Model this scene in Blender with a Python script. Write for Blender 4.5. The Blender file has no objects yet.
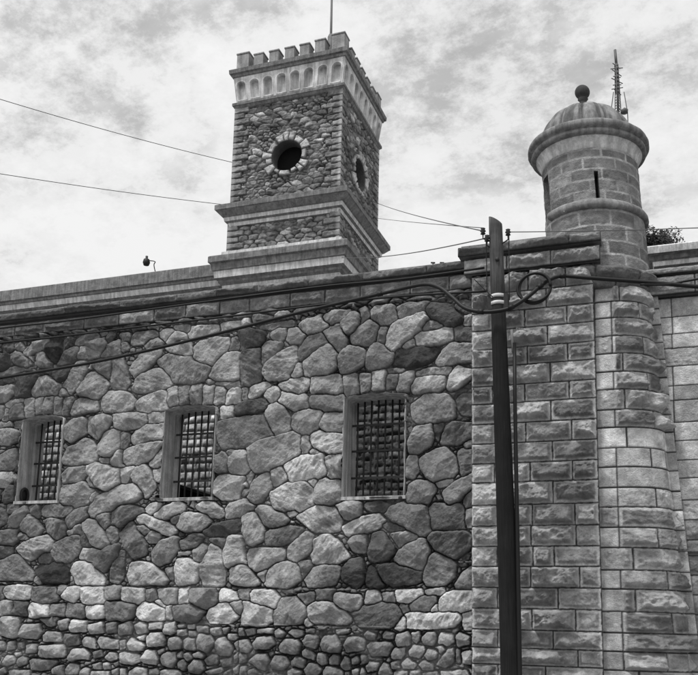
import bpy, bmesh, math, random
import numpy as np
from mathutils import Vector, Matrix
random.seed(7)
S = bpy.context.scene
COL = S.collection
PI = math.pi

# ------------------------------------------------------------------ camera
YAW, PITCH, ROLL = [math.radians(a) for a in (20.0613564, 10.37362212, 1.48575806)]
FPX, CX, CY, PW, PH = 902.42877715, 340.68939726, 467.54895058, 698.0, 675.0
EYE = np.array([0.0, -12.0, 1.7])
def cam_axes():
    cy, sy = math.cos(YAW), math.sin(YAW)
    f = np.array([-sy*math.cos(PITCH), cy*math.cos(PITCH), math.sin(PITCH)])
    r = np.array([cy, sy, 0.0]); u = np.cross(r, f)
    r2 = r*math.cos(ROLL)+u*math.sin(ROLL); u2 = -r*math.sin(ROLL)+u*math.cos(ROLL)
    return r2, u2, f
AR, AU, AF = cam_axes()
def at(px, py, Y):
    """a point of the photo taken to the depth Y"""
    d = AR*((px-CX)/FPX) - AU*((py-CY)/FPX) + AF
    t = (Y-EYE[1])/d[1]
    return Vector(EYE+t*d)
cam = bpy.data.cameras.new('camera'); co = bpy.data.objects.new('camera', cam); COL.objects.link(co)
m = Matrix.Identity(4)
for i in range(3):
    m[i][0] = AR[i]; m[i][1] = AU[i]; m[i][2] = -AF[i]; m[i][3] = EYE[i]
co.matrix_world = m
cam.sensor_width = 36; cam.sensor_fit = 'HORIZONTAL'
cam.lens = FPX/PW*36
cam.shift_x = -(CX-PW/2)/PW; cam.shift_y = (CY-PH/2)/PW
cam.clip_end = 3000; cam.clip_start = .05
S.camera = co

# ------------------------------------------------------------------ tree of objects
def tag(o, label=None, cat=None, group=None, kind=None):
    if label: o['label'] = label
    if cat: o['category'] = cat
    if group: o['group'] = group
    if kind: o['kind'] = kind
    return o
def empty(name, loc, label, cat, group=None):
    o = bpy.data.objects.new(name, None); COL.objects.link(o); o.location = loc
    o.empty_display_size = .2
    return tag(o, label, cat, group)
def base(o):
    p = Vector((0, 0, 0))
    while o is not None:
        p += o.location; o = o.parent
    return p

# ------------------------------------------------------------------ materials
def nt(name):
    m = bpy.data.materials.new(name); m.use_nodes = True
    n = m.node_tree; n.nodes.clear()
    out = n.nodes.new('ShaderNodeOutputMaterial'); b = n.nodes.new('ShaderNodeBsdfPrincipled')
    n.links.new(b.outputs[0], out.inputs[0])
    return m, n, b
def noise(n, scale, detail=6, rough=.6, vec=None, dist=0):
    x = n.nodes.new('ShaderNodeTexNoise'); x.inputs['Scale'].default_value = scale
    x.inputs['Detail'].default_value = detail; x.inputs['Roughness'].default_value = rough
    x.inputs['Distortion'].default_value = dist
    if vec is not None: n.links.new(vec, x.inputs['Vector'])
    return x.outputs[0]
def ramp(n, src, p0, v0, p1, v1):
    r = n.nodes.new('ShaderNodeMapRange'); r.inputs[1].default_value = p0; r.inputs[2].default_value = p1
    r.inputs[3].default_value = v0; r.inputs[4].default_value = v1
    n.links.new(src, r.inputs[0]); return r.outputs[0]
def mul(n, a, b, op='MULTIPLY'):
    x = n.nodes.new('ShaderNodeMath'); x.operation = op
    for i, v in enumerate((a, b)):
        if isinstance(v, (int, float)): x.inputs[i].default_value = v
        else: n.links.new(v, x.inputs[i])
    return x.outputs[0]
def material(name, value=None, lo=.7, hi=1.3, scale=8, fine=60, bump=.4, bdist=.01, rough=.9, streak=0, spec=.25, metal=0):
    """grey procedural surface; value None reads the mesh attribute 'tone'"""
    m, n, b = nt(name)
    tc = n.nodes.new('ShaderNodeTexCoord').outputs['Object']
    big = noise(n, scale, 5, .62, tc, .4); fin = noise(n, fine, 5, .65, tc)
    f = mul(n, ramp(n, big, .3, lo, .7, hi), ramp(n, fin, .25, .78, .75, 1.22))
    if streak:
        mp = n.nodes.new('ShaderNodeMapping'); mp.inputs['Scale'].default_value = (1, 1, .06)
        n.links.new(tc, mp.inputs['Vector'])
        st = noise(n, 14, 4, .6, mp.outputs[0]); f = mul(n, f, ramp(n, st, .4, 1-streak, .62, 1.0))
    if value is None:
        a = n.nodes.new('ShaderNodeAttribute'); a.attribute_name = 'tone'
        c = mul(n, a.outputs['Fac'], f)
    else: c = mul(n, f, value)
    comb = n.nodes.new('ShaderNodeCombineColor')
    for i in range(3): n.links.new(c, comb.inputs[i])
    n.links.new(comb.outputs[0], b.inputs['Base Color'])
    b.inputs['Roughness'].default_value = rough; b.inputs['Metallic'].default_value = metal
    b.inputs['Specular IOR Level'].default_value = spec
    if bump:
        bp = n.nodes.new('ShaderNodeBump'); bp.inputs['Strength'].default_value = bump
        bp.inputs['Distance'].default_value = bdist
        mx = mul(n, fin, mul(n, noise(n, fine*.33, 4, .6, tc), .9), 'ADD')
        n.links.new(mx, bp.inputs['Height']); n.links.new(bp.outputs[0], b.inputs['Normal'])
    return m
M = {}
M['stone'] = material('wall_stone', None, .74, 1.26, 7, 60, 1.0, .017)
M['tstone'] = material('tower_stone', None, .72, 1.28, 4, 26, .8, .02)
M['plaster'] = material('pale_plaster', .64, .72, 1.12, 3, 40, .35, .006, streak=.35)
M['dome_t'] = material('dome_render_stained', None, .7, 1.25, 3, 40, .5, .008, streak=.4)
M['jamb'] = material('window_plaster', .45, .75, 1.15, 5, 50, .5, .008, streak=.45)
M['slab'] = material('weathered_slab', .20, .6, 1.4, 5, 45, .8, .015, streak=.35)
M['dome'] = material('dome_render', .22, .72, 1.25, 3, 40, .4, .008, streak=.4)
M['dark_iron'] = material('dark_iron', .02, .8, 1.3, 20, 90, .3, .002, rough=.6)
M['cable'] = material('black_cable', .006, .9, 1.1, 20, 90, .1, .001, rough=.55)
M['wire'] = material('grey_wire', .10, .9, 1.1, 20, 90, .1, .001, rough=.6)
M['steel'] = material('galvanised_steel', .5, .8, 1.1, 20, 90, .2, .001, rough=.45)
M['porcelain'] = material('dark_porcelain', .03, .9, 1.1, 20, 90, 0, .001, rough=.3)
M['asphalt'] = material('asphalt', .05, .8, 1.2, 2, 90, .6, .006)
M['concrete'] = material('pavement_concrete', .3, .8, 1.15, 2, 60, .4, .005)
M['earth'] = material('yard_earth', .2, .7, 1.3, 1, 20, .6, .02)
M['leaf'] = material('dark_foliage', .05, .6, 1.5, 2, 20, .2, .01, rough=.7)
M['bark'] = material('bark', .08, .7, 1.3, 8, 40, .8, .01)
M['core'] = material('core_masonry', .18, .7, 1.3, 4, 30, .8, .02)
def wood():
    m, n, b = nt('weathered_pole_wood')
    tc = n.nodes.new('ShaderNodeTexCoord').outputs['Object']
    mp = n.nodes.new('ShaderNodeMapping'); mp.inputs['Scale'].default_value = (1, 1, .04); n.links.new(tc, mp.inputs['Vector'])
    g = noise(n, 60, 6, .7, mp.outputs[0]); p = noise(n, 3, 4, .6, tc)
    sep = n.nodes.new('ShaderNodeSeparateXYZ'); n.links.new(tc, sep.inputs[0])
    up = ramp(n, sep.outputs[2], 5.2, .008, 6.3, .065)      # creosote-black foot, bleached head
    c = mul(n, up, mul(n, ramp(n, g, .3, .35, .7, 1.7), ramp(n, p, .35, .7, .65, 1.3)))
    comb = n.nodes.new('ShaderNodeCombineColor')
    for i in range(3): n.links.new(c, comb.inputs[i])
    n.links.new(comb.outputs[0], b.inputs['Base Color']); b.inputs['Roughness'].default_value = .8
    b.inputs['Specular IOR Level'].default_value = .2
    bp = n.nodes.new('ShaderNodeBump'); bp.inputs['Strength'].default_value = .8; bp.inputs['Distance'].default_value = .01
    n.links.new(g, bp.inputs['Height']); n.links.new(bp.outputs[0], b.inputs['Normal'])
    return m
M['wood'] = wood()

# ------------------------------------------------------------------ numpy noise
def _hash(ix, iy, seed):
    h = (ix.astype(np.int64)*374761393 + iy.astype(np.int64)*668265263 + seed*1442695041) & 0xffffffff
    h = ((h ^ (h >> 13))*1274126177) & 0xffffffff
    return ((h ^ (h >> 16)) & 0xffff)/65535.0
def vn(u, v, seed=0):
    iu = np.floor(u); iv = np.floor(v); fu = u-iu; fv = v-iv
    fu = fu*fu*fu*(fu*(fu*6-15)+10); fv = fv*fv*fv*(fv*(fv*6-15)+10)
    a = _hash(iu, iv, seed); b = _hash(iu+1, iv, seed); c = _hash(iu, iv+1, seed); d = _hash(iu+1, iv+1, seed)
    return (a*(1-fu)+b*fu)*(1-fv)+(c*(1-fu)+d*fu)*fv - .5
def fbm(u, v, size, octs=4, seed=0, gain=.5):
    t = 0; amp = 1; s = 1.0/size
    for o in range(octs):
        ca, sa = math.cos(o*1.3+.4), math.sin(o*1.3+.4)
        t = t + amp*vn((u*ca-v*sa)*s+o*17.3, (u*sa+v*ca)*s+o*9.1, seed+o); amp *= gain; s *= 2.03
    return t                                            # about -1..1 x .5
def ridge(u, v, size, octs=3, seed=0):
    t = 0; amp = 1; s = 1.0/size
    for o in range(octs):
        ca, sa = math.cos(o*1.7+.9), math.sin(o*1.7+.9)
        t = t + amp*(1-2*np.abs(vn((u*ca-v*sa)*s+o*7.3, (u*sa+v*ca)*s+o*3.1, seed+o)*2)); amp *= .5; s *= 2.1
    return t*.4
def sst(x, a, b):
    t = np.clip((x-a)/(b-a), 0, 1); return t*t*(3-2*t)

# ------------------------------------------------------------------ mesh builder (many patches, one object)
class Mesh:
    def __init__(s): s.v = []; s.q = []; s.t = []; s.n = 0; s.mi = []
    def add(s, v, q, tone, mi=0):
        v = np.asarray(v, float).reshape(-1, 3); q = np.asarray(q, np.int64).reshape(-1, 4)
        s.v.append(v); s.q.append(q+s.n); s.n += len(v)
        s.t.append(np.broadcast_to(np.asarray(tone, float).ravel(), (len(v),)) if np.size(tone) == 1 else np.asarray(tone, float).ravel())
        s.mi.append(np.full(len(q), mi))
    def grid(s, X, Y, Z, T, keep=None, mi=0, flip=False):
        nv, nu = X.shape; k = np.arange(nv*nu).reshape(nv, nu)
        q = np.stack([k[:-1, :-1], k[:-1, 1:], k[1:, 1:], k[1:, :-1]], -1)
        if flip: q = q[..., ::-1]
        q = q.reshape(-1, 4) if keep is None else q[keep]
        s.add(np.stack([X, Y, Z], -1), q, T, mi)
    def field(s, us, vs, fn, mp, keep=None, skirt=None, mi=0, flip=False):
        """height field: fn(U,V)->h,tone ; mp(U,V,h)->x,y,z ; skirt = depth the rim falls back"""
        if skirt is not None:
            us = np.concatenate([[us[0]], us, [us[-1]]]); vs = np.concatenate([[vs[0]], vs, [vs[-1]]])
        U, V = np.meshgrid(us, vs); h, t = fn(U, V); t = np.broadcast_to(t, U.shape)
        if skirt is not None:
            h = h.copy(); h[0, :] = h[-1, :] = -skirt; h[:, 0] = h[:, -1] = -skirt
        kp = None
        if keep is not None:
            c = lambda A: (A[:-1, :-1]+A[1:, 1:])/2
            kp = keep(c(U), c(V))
        x, y, z = mp(U, V, h)
        s.grid(x, y, z, t, kp, mi, flip)
    def box(s, x0, x1, y0, y1, z0, z1, tone=.2, mi=0):
        v = [(x, y, z) for z in (z0, z1) for y in (y0, y1) for x in (x0, x1)]
        q = [(0, 2, 3, 1), (4, 5, 7, 6), (0, 1, 5, 4), (2, 6, 7, 3), (0, 4, 6, 2), (1, 3, 7, 5)]
        s.add(v, q, tone, mi)
    def build(s, name, mats, parent=None, smooth=True):
        v = np.concatenate(s.v); q = np.concatenate(s.q); t = np.concatenate(s.t); mi = np.concatenate(s.mi)
        if parent is not None: v = v-np.array(base(parent))
        me = bpy.data.meshes.new(name)
        me.vertices.add(len(v)); me.vertices.foreach_set('co', v.astype(np.float32).ravel())
        me.loops.add(len(q)*4); me.loops.foreach_set('vertex_index', q.astype(np.int32).ravel())
        me.polygons.add(len(q)); me.polygons.foreach_set('loop_start', (np.arange(len(q))*4).astype(np.int32))
        try: me.polygons.foreach_set('loop_total', np.full(len(q), 4, np.int32))
        except Exception: pass
        me.polygons.foreach_set('material_index', mi.astype(np.int32))
        me.polygons.foreach_set('use_smooth', np.full(len(q), smooth))
        a = me.attributes.new('tone', 'FLOAT', 'POINT'); a.data.foreach_set('value', t.astype(np.float32))
        for k in (mats if isinstance(mats, list) else [mats]): me.materials.append(k)
        me.update(calc_edges=True); me.validate()
        o = bpy.data.objects.new(name, me); COL.objects.link(o)
        if parent is not None: o.parent = parent
        return o
def lin(a, b, step): return np.linspace(a, b, max(2, int(round((b-a)/step))+1))
def tube(mb, pts, r, seg=8, tone=.05, closed=False, mi=0, cap=True):
    P = [np.array(p, float) for p in pts]; n = len(P)
    rs = r if hasattr(r, '__len__') else [r]*n
    rows = []
    up = None
    for i in range(n):
        a = P[(i-1) % n] if closed or i > 0 else P[i]; b = P[(i+1) % n] if closed or i < n-1 else P[i]
        d = b-a; d /= np.linalg.norm(d)+1e-12
        if up is None:
            up = np.array([0, 0, 1.0]) if abs(d[2]) < .9 else np.array([0, 1.0, 0])
        e = np.cross(d, up); e /= np.linalg.norm(e)+1e-12; f = np.cross(e, d); up = f
        rows.append([P[i]+rs[i]*(math.cos(k*2*PI/seg)*e+math.sin(k*2*PI/seg)*f) for k in range(seg)])
    v = np.array(rows).reshape(-1, 3); q = []
    for i in range(n if closed else n-1):
        for k in range(seg):
            i2 = (i+1) % n; k2 = (k+1) % seg
            q.append((i*seg+k, i*seg+k2, i2*seg+k2, i2*seg+k))
    if cap and not closed:
        v = np.concatenate([v, [P[0], P[-1]]]); c0 = n*seg; c1 = c0+1
        for k in range(0, seg, 2):
            q.append((c0, (k+2) % seg, (k+1) % seg, k)); L = (n-1)*seg
            q.append((c1, L+k, L+(k+1) % seg, L+(k+2) % seg))
    mb.add(v, q, tone, mi)
def catmull(pts, sub=8):
    P = [Vector(p) for p in pts]; P = [2*P[0]-P[1]]+P+[2*P[-1]-P[-2]]; out = []
    for i in range(1, len(P)-2):
        for k in range(sub):
            t = k/sub; a, b, c, d = P[i-1:i+3]
            out.append(.5*((2*b)+(c-a)*t+(2*a-5*b+4*c-d)*t*t+(3*b-a-3*c+d)*t**3))
    out.append(P[-2]); return [tuple(p) for p in out]
def sag(a, b, s, n=24):
    a = Vector(a); b = Vector(b)
    return [tuple(a.lerp(b, i/n)-Vector((0, 0, s*4*(i/n)*(1-i/n)))) for i in range(n+1)]
def lathe(mb, prof, cx, cy, seg=48, tone=.2, mi=0, lean=None, gore=None, worn=0, tonefn=None):
    th = np.linspace(0, 2*PI, seg+1)+(PI if worn else 0); Z = np.array([p[1] for p in prof]); R = np.array([p[0] for p in prof])
    TH, ZZ = np.meshgrid(th, Z); RR = np.repeat(R[:, None], seg+1, 1)
    if gore: RR = RR*gore(TH)
    if worn:                                              # chipped, uneven edges that still close round the back
        wrap_ = .5-.5*np.cos(TH); RR = RR+worn*wrap_**.05*(1.6*fbm(TH*.7, ZZ, .22, 3, 601)+.9*ridge(TH*.7, ZZ, .09, 3, 603))
    lx = 0 if lean is None else lean(ZZ)
    mb.grid(cx+RR*np.sin(TH)+lx, cy-RR*np.cos(TH), ZZ-(TILT*RR*np.sin(TH) if lean else 0), np.full(TH.shape, tone) if tonefn is None else tonefn(TH, ZZ), None, mi)
SKYOFF = 4.4
STONES = """
4 1061 641 1040 640 1037 628 1056 628
6 1037 639 1024 641 1017 631 1026 629
6 1013 626 993 638 969 643 964 638 978 629 1002 620 1011 621
2 968 631 962 643 940 642 938 623 948 603 959 608 969 621
4 936 634 924 642 915 637 925 626 934 618
5 912 635 900 640 874 644 867 639 886 628 910 629
6 884 603 882 624 866 634 855 635 852 621 866 606
5 859 607 842 623 824 632 822 608 848 606
4 853 634 844 644 837 640 846 628
5 864 643 856 646 851 642 860 638
3 1074 625 1047 623 1045 604 1054 593 1070 594
5 1043 622 1036 628 1024 624 1008 609 1007 600 1021 602 1041 616
5 988 618 977 620 958 600 959 594 980 598
4 944 598 926 619 909 625 904 618 910 601 930 597
6 904 606 901 624 889 624 887 606
5 1070 588 1070 592 1024 600 1013 596 1031 591
3 953 585 923 593 916 590 928 574 941 571 951 578
6 930 558 915 579 906 595 890 596 885 583 897 562 914 547
6 992 557 978 577 963 577 935 559 939 549 987 546
6 894 547 876 576 868 577 842 555 849 543 864 534 890 540
5 871 588 856 595 840 595 839 576 844 568
5 838 597 822 601 809 574 804 554 810 546 828 548 836 568
6 1078 566 1033 566 1030 555 1043 542 1075 543
3 1027 561 1019 583 988 583 990 573 1001 547 1022 548
6 1044 536 1011 543 1009 539 1034 530
4 1034 522 1024 534 1007 532 1002 509 1029 509
3 1068 571 1069 580 1037 581 1034 576
6 938 552 925 555 920 545 933 542
6 1005 541 987 542 982 515 998 511
5 985 541 966 542 965 517 981 515
5 964 542 949 542 946 516 963 515
5 945 540 928 539 929 513 944 515
5 925 538 909 538 914 511 926 513
6 904 530 888 535 862 529 859 515 912 511
6 848 534 839 542 817 542 800 536 789 524 795 514 814 510 843 511 850 520
5 1063 533 1047 532 1047 514 1061 512
5 1045 526 1037 525 1039 507 1045 507
5 825 639 810 639 806 630 824 626
5 804 629 796 638 764 638 755 631 763 625 781 621 801 620
6 752 633 742 639 727 636 741 623 750 627
5 726 642 701 642 698 635 716 635
6 737 618 729 632 716 634 703 625 705 621 734 615
6 699 626 692 638 650 637 648 629 694 623
6 641 639 609 640 608 629 639 629
5 776 615 771 626 757 627 747 619 749 615 771 611
5 824 624 814 624 810 613 822 610
6 740 611 712 618 697 615 691 595 703 593 727 602
6 689 590 688 603 678 613 648 616 627 613 625 604 635 594 655 575 673 581
4 624 612 613 614 609 597 626 595
6 799 576 787 594 780 603 748 611 751 598 769 580 790 564
5 752 587 736 597 695 591 692 582 664 574 656 568 667 552 689 547 723 554 734 568
6 793 544 786 561 756 574 743 573 728 560 726 548 760 539 785 540
6 657 554 638 586 623 592 606 589 604 550 618 546 651 550
5 662 549 654 553 650 547 659 544
5 649 545 604 544 603 535 632 537
7 786 519 774 528 741 537 733 535 731 507 767 506 781 510
6 732 539 716 542 712 517 727 515
5 712 540 694 542 693 516 707 515
6 690 541 671 542 670 515 687 515
6 667 540 650 541 653 514 668 514
6 646 538 632 539 631 516 647 513
7 628 517 620 531 603 534 601 526 602 511 626 510
7 635 505 613 505 613 489 632 487
3 608 621 590 624 567 617 572 601 589 596 606 593
6 555 616 546 624 531 619 530 610 541 605 554 611
6 528 619 513 620 501 609 507 598 523 600 530 607
6 509 623 499 630 475 637 472 630 463 621 482 611 502 613
6 473 634 456 641 428 639 442 627 458 622 469 627
6 441 616 426 632 413 635 409 624 425 606 433 605
5 470 611 447 620 433 594 435 584 444 577 460 597
4 509 580 493 604 474 609 464 593 492 576 506 569
5 570 569 570 598 560 603 538 598 548 580
6 563 554 559 568 529 588 515 591 511 572 527 541 559 545
6 498 548 500 562 484 578 461 589 447 575 448 554 466 545 495 545
6 443 566 435 580 412 581 406 574 408 556 426 545 439 545
4 606 585 574 595 571 544 586 540 603 536
6 519 548 508 564 503 561 502 547 513 544
6 591 521 583 534 560 538 555 534 566 525 585 518
6 539 534 518 539 494 540 490 530 504 518 532 527
6 488 528 484 541 442 541 436 519 447 513 485 518
6 562 517 552 531 542 529 539 519 548 510 559 511
6 438 540 419 541 412 515 431 511
5 603 533 595 534 595 516 602 514
5 576 628 539 631 522 632 522 628 550 624
5 414 638 405 641 401 628 414 616
6 394 636 389 640 363 639 357 628 360 618 378 614 393 622
5 356 636 337 640 311 640 316 628 350 621 356 627
3 313 633 304 637 276 631 272 621 261 610 274 601 291 607 309 619
7 374 597 360 613 334 623 316 625 309 617 324 600 339 589 364 572 372 584
5 319 605 314 612 299 612 289 605 296 601 316 601
7 330 589 321 596 291 598 276 598 275 584 301 576 326 579
4 271 595 264 598 245 595 245 578 269 581
5 424 598 414 614 397 620 386 612 387 598 396 586 412 583 422 588
5 386 595 379 609 373 607 374 587 385 588
2 361 552 355 572 321 573 301 571 295 567 308 554 336 546
6 297 551 288 566 276 574 245 573 245 549 274 548 293 547
6 401 563 393 580 383 585 372 573 362 567 364 557 382 547 400 550
6 346 579 331 587 331 578 344 575
6 256 612 247 617 245 602 256 601
5 326 536 308 541 278 540 280 534 303 532 323 532
7 280 513 276 530 266 539 249 533 247 526 266 512 278 509
6 333 514 323 530 288 530 286 513 298 508 330 509
5 370 544 346 543 348 539 369 540
6 411 539 395 539 396 519 410 515
7 392 543 372 543 376 517 392 517
5 368 537 355 536 357 519 371 517
6 350 538 331 538 339 511 354 513
4 269 631 259 637 245 631 245 618 254 618
6 1059 492 1027 492 1010 484 1012 472 1027 467 1056 469
5 1023 504 1000 504 999 495 1020 495
5 1056 503 1026 502 1025 497 1056 497
5 1049 442 1029 454 1012 456 1008 434 1019 423 1047 423
7 1050 417 1018 417 1014 406 1026 395 1047 395
4 1030 383 1012 394 1008 371 1026 366
6 916 471 917 491 901 500 878 500 876 480 904 464
6 873 480 873 502 845 504 830 499 840 481 855 467
6 918 431 908 452 893 455 878 467 865 462 853 448 854 432 887 425
6 849 453 840 474 821 480 812 476 810 451 827 438 841 439
6 826 433 809 446 802 440 800 418 822 421
6 916 411 903 419 874 422 869 406 888 397 913 398
7 864 406 867 420 852 425 809 415 808 396 829 383 848 389
6 917 374 913 388 872 397 856 381 862 367 871 359 914 358
6 864 348 847 370 804 388 773 389 759 375 783 363 820 350 854 340
6 846 432 831 433 831 427 844 428
5 871 404 864 405 855 389 861 389
7 863 369 852 378 849 375 856 367
6 827 504 785 504 768 502 765 491 780 482 821 480
6 764 500 754 503 731 503 730 489 761 488
6 792 464 780 476 759 485 731 485 732 461 757 458 785 456
6 809 443 769 452 741 456 733 453 749 432 776 422 807 421
6 754 421 737 440 733 445 732 418 738 414
6 807 415 783 420 783 414 796 396 803 396
6 784 406 775 417 763 419 747 402 742 386 756 370 766 373
6 744 410 734 414 734 394 742 397
5 811 474 798 470 795 462 803 450 809 448
5 645 476 629 483 601 488 560 486 545 456 570 445 599 440 627 440 635 451
6 639 427 629 435 622 427 622 406 637 406
7 616 421 608 433 598 435 586 430 582 407 597 399 613 405
7 640 383 633 396 619 398 590 394 584 383 595 366 623 364 637 371
3 611 506 590 510 559 514 561 500 600 489 612 490
6 621 437 611 438 612 433 618 432
6 538 510 534 521 498 515 492 507 493 497 510 493 528 502
5 491 506 484 513 436 512 434 489 467 489 484 497
6 559 484 555 500 545 506 535 500 519 479 521 466 539 456 549 463
6 516 471 513 484 503 490 470 490 468 482 477 464 491 457 507 461
6 469 469 467 483 451 486 434 482 433 457 461 457
6 583 422 583 438 562 450 513 458 503 455 502 429 546 405 574 403 580 409
6 498 429 500 451 493 453 488 449 488 430
7 488 448 480 458 434 453 434 429 449 426 476 436
7 526 412 495 423 468 424 459 397 475 390 513 386 521 397
5 460 417 449 423 436 421 437 389 454 389
5 546 405 533 409 521 392 540 382 546 390
5 581 365 576 383 554 401 547 395 547 380 561 359 577 355
5 477 362 473 382 459 387 438 384 437 354 458 352 476 355
6 545 369 526 379 494 386 480 373 479 353 500 343 538 344
5 596 389 589 391 585 371 595 366
5 586 397 580 404 578 399 584 381
6 488 388 478 389 475 383 479 378
6 487 430 479 431 473 426 483 425
6 330 471 333 489 313 502 283 500 272 487 273 468 303 463 325 466
4 268 492 259 499 246 498 246 471 261 474
7 336 434 325 456 305 460 301 445 307 430 324 421 334 422
5 290 442 283 454 268 459 246 457 246 440 268 431 288 433
6 319 410 297 422 285 425 272 412 266 397 275 386 299 379 309 387 317 397
7 338 398 335 415 327 415 324 395 331 386 338 388
5 263 421 246 423 246 397 259 387 265 400
6 337 359 334 373 321 380 299 374 299 367 311 348 338 349
5 285 362 268 376 246 387 246 370 259 357 278 345
4 256 357 246 366 246 342 256 342
6 297 377 275 380 283 374 292 372
4 301 457 288 459 293 437 300 447
6 256 430 246 434 246 425 254 424
5 1009 331 997 350 981 358 975 350 989 336 1001 326
4 1040 363 1023 362 1020 337 1036 327
5 1021 362 1000 363 1001 355 1018 351
5 974 358 961 362 953 349 957 342 969 347
6 951 351 944 359 914 361 893 359 897 350 912 343 946 345
5 987 325 975 347 958 333 947 321 954 313 976 313
5 941 335 929 340 904 329 903 312 922 307 933 318
5 902 334 887 351 865 356 860 342 882 329 894 323
6 898 316 881 327 872 326 871 317 893 312
5 844 342 835 348 822 347 819 330 828 322 840 331
6 865 328 858 336 843 331 829 314 821 297 833 291 850 298
4 1038 318 997 321 992 305 1005 298 1036 299
6 991 291 981 299 932 311 925 304 925 291 943 283 965 274 983 280
5 920 282 914 296 883 311 870 307 871 288 889 271 912 270
7 870 277 867 288 846 290 833 285 841 273 857 270
4 841 266 835 277 815 293 802 295 804 279 824 255
5 1036 266 1003 280 986 279 978 266 959 252 955 242 1033 243
4 1036 294 1005 294 1003 283 1016 275 1033 273
1 950 255 944 263 905 266 891 255 891 239 935 238
4 948 272 939 283 926 280 928 267
8 881 255 876 266 860 270 843 258 823 242 825 234 870 234 874 245
4 811 242 809 263 796 284 791 284 792 245 798 237
5 825 322 811 325 804 309 812 297 824 311
4 819 347 802 357 789 357 760 348 781 338 799 325 815 327
5 993 314 976 315 976 309 989 308
4 869 296 868 317 854 312 849 293
6 952 242 947 246 938 239 944 236
6 756 349 746 357 731 358 734 350 748 344
6 739 340 728 349 701 359 689 354 691 344 721 335
6 665 351 657 358 640 357 621 342 627 336 644 339
6 619 345 611 355 588 360 574 352 579 342 593 337 615 335
6 769 337 760 341 732 331 708 323 701 315 710 310 737 318 763 329
6 699 323 691 341 679 342 650 338 644 330 660 317 684 316
3 652 314 629 324 593 332 588 326 592 319 620 306 643 309
4 798 311 781 330 764 311 751 295 753 282 771 276 784 290
5 767 321 756 325 746 316 755 312
5 752 305 740 316 728 312 730 301 747 300
5 738 282 727 297 698 305 697 289 710 271 728 265 736 271
4 694 297 669 310 654 307 665 294 688 289
5 668 284 656 294 647 289 652 271 666 273
6 781 248 776 266 758 268 737 263 711 243 714 237 774 236
7 699 258 693 271 678 273 657 261 661 240 693 236
6 654 256 639 294 627 291 616 266 616 235 647 235
7 617 278 611 301 608 305 591 305 586 283 581 268 590 266 606 261 612 266
6 604 261 590 266 579 258 560 238 566 236 602 238
5 714 257 704 259 701 246 708 245
4 709 336 696 341 698 331 708 328
4 642 303 619 305 615 299 622 291 630 295
5 567 344 558 350 535 343 518 330 526 323 540 319 554 326
6 589 331 580 342 568 337 556 318 554 303 574 294 584 311
6 502 334 474 348 442 342 435 329 438 314 472 312 491 325
4 550 308 542 314 513 319 494 315 509 300 531 293 547 294
6 517 283 501 298 486 310 479 305 479 285 500 270 511 275
7 478 279 472 297 456 307 443 299 423 277 440 268 474 268
6 578 273 574 286 528 287 518 283 524 273 562 256 573 263
6 548 248 535 263 511 268 494 261 494 246 509 234 547 236
6 486 244 473 258 445 263 434 258 444 237 480 234
5 497 267 481 269 479 261 489 246 494 256
3 432 256 419 270 405 273 398 246 408 234 429 244
5 442 349 421 355 406 350 408 333 428 330
7 431 316 421 322 406 328 380 334 371 325 385 313 425 307
5 422 297 415 306 400 307 398 282 414 285
6 559 251 548 256 550 241
6 518 341 506 345 504 340 515 336
5 367 335 361 342 343 349 314 348 306 326 304 312 313 303 331 312 355 325
4 306 338 299 346 266 344 259 342 256 314 277 309 301 314
4 305 300 297 308 259 309 249 302 252 286 270 274 294 284
6 353 272 343 291 313 298 307 284 308 270 320 257 347 265
5 312 244 306 272 296 279 270 265 273 249 287 238 308 239
4 392 282 385 308 373 308 357 282 367 271 389 270
6 359 307 335 308 323 303 347 289
3 377 261 354 265 318 254 320 242 354 237 371 242
2 394 246 389 261 379 253 371 235 389 235
5 268 238 259 251 246 261 246 233 265 233
4 399 348 378 352 366 347 368 341 391 340
4 373 320 355 319 340 313 360 313
5 255 337 246 342 246 316 254 316
7 1008 221 1002 230 967 230 953 226 955 213 995 211
4 953 226 937 229 908 227 904 211 928 205 952 210
7 894 216 882 228 865 231 865 218 872 207
7 858 217 856 229 822 229 818 207 854 206
5 818 229 797 232 791 228 793 215 816 214
6 1022 204 991 206 986 189 1019 185
3 986 204 961 203 959 186 982 185
7 957 194 951 202 920 201 915 185 952 183
4 915 200 887 202 888 187 910 187
4 886 202 854 201 852 185 884 186
7 850 198 819 201 817 186 843 183
4 815 205 790 206 765 205 761 192 775 181 808 179
5 1024 229 1013 229 1010 211 1022 209
5 905 230 892 231 897 222 904 220
6 1008 161 1005 180 975 181 969 175 970 153 981 148 1005 152
6 964 156 961 171 931 172 927 160 935 148 962 150
5 932 180 903 181 902 171 914 167
5 898 176 880 179 879 166 892 163
7 876 169 872 178 845 177 844 162 872 161
6 842 172 817 177 813 161 837 158
4 811 175 790 177 789 163 808 160
6 925 154 917 160 891 159 888 146 922 145
4 886 150 882 158 858 157 856 143 880 139
6 852 148 846 154 828 152 826 136 848 140
6 823 147 819 155 788 151 784 138 817 137
5 1011 142 998 143 995 130 1009 128
5 991 142 976 144 975 132 990 130
4 971 141 958 143 955 134 968 132
6 956 138 933 141 935 128 953 126
7 930 125 929 138 909 140 882 142 880 122 923 120
7 875 119 867 135 848 137 836 128 837 120 859 120 868 116
4 832 131 817 135 812 126 828 123
6 808 124 801 132 789 131 787 122 803 119
6 994 110 989 122 975 120 972 111 987 105
5 971 111 962 120 949 119 949 111 964 106
6 976 125 963 127 962 122 973 120
5 945 114 939 118 906 117 893 115 908 102 940 101
6 904 105 883 111 880 95 901 96
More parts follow.
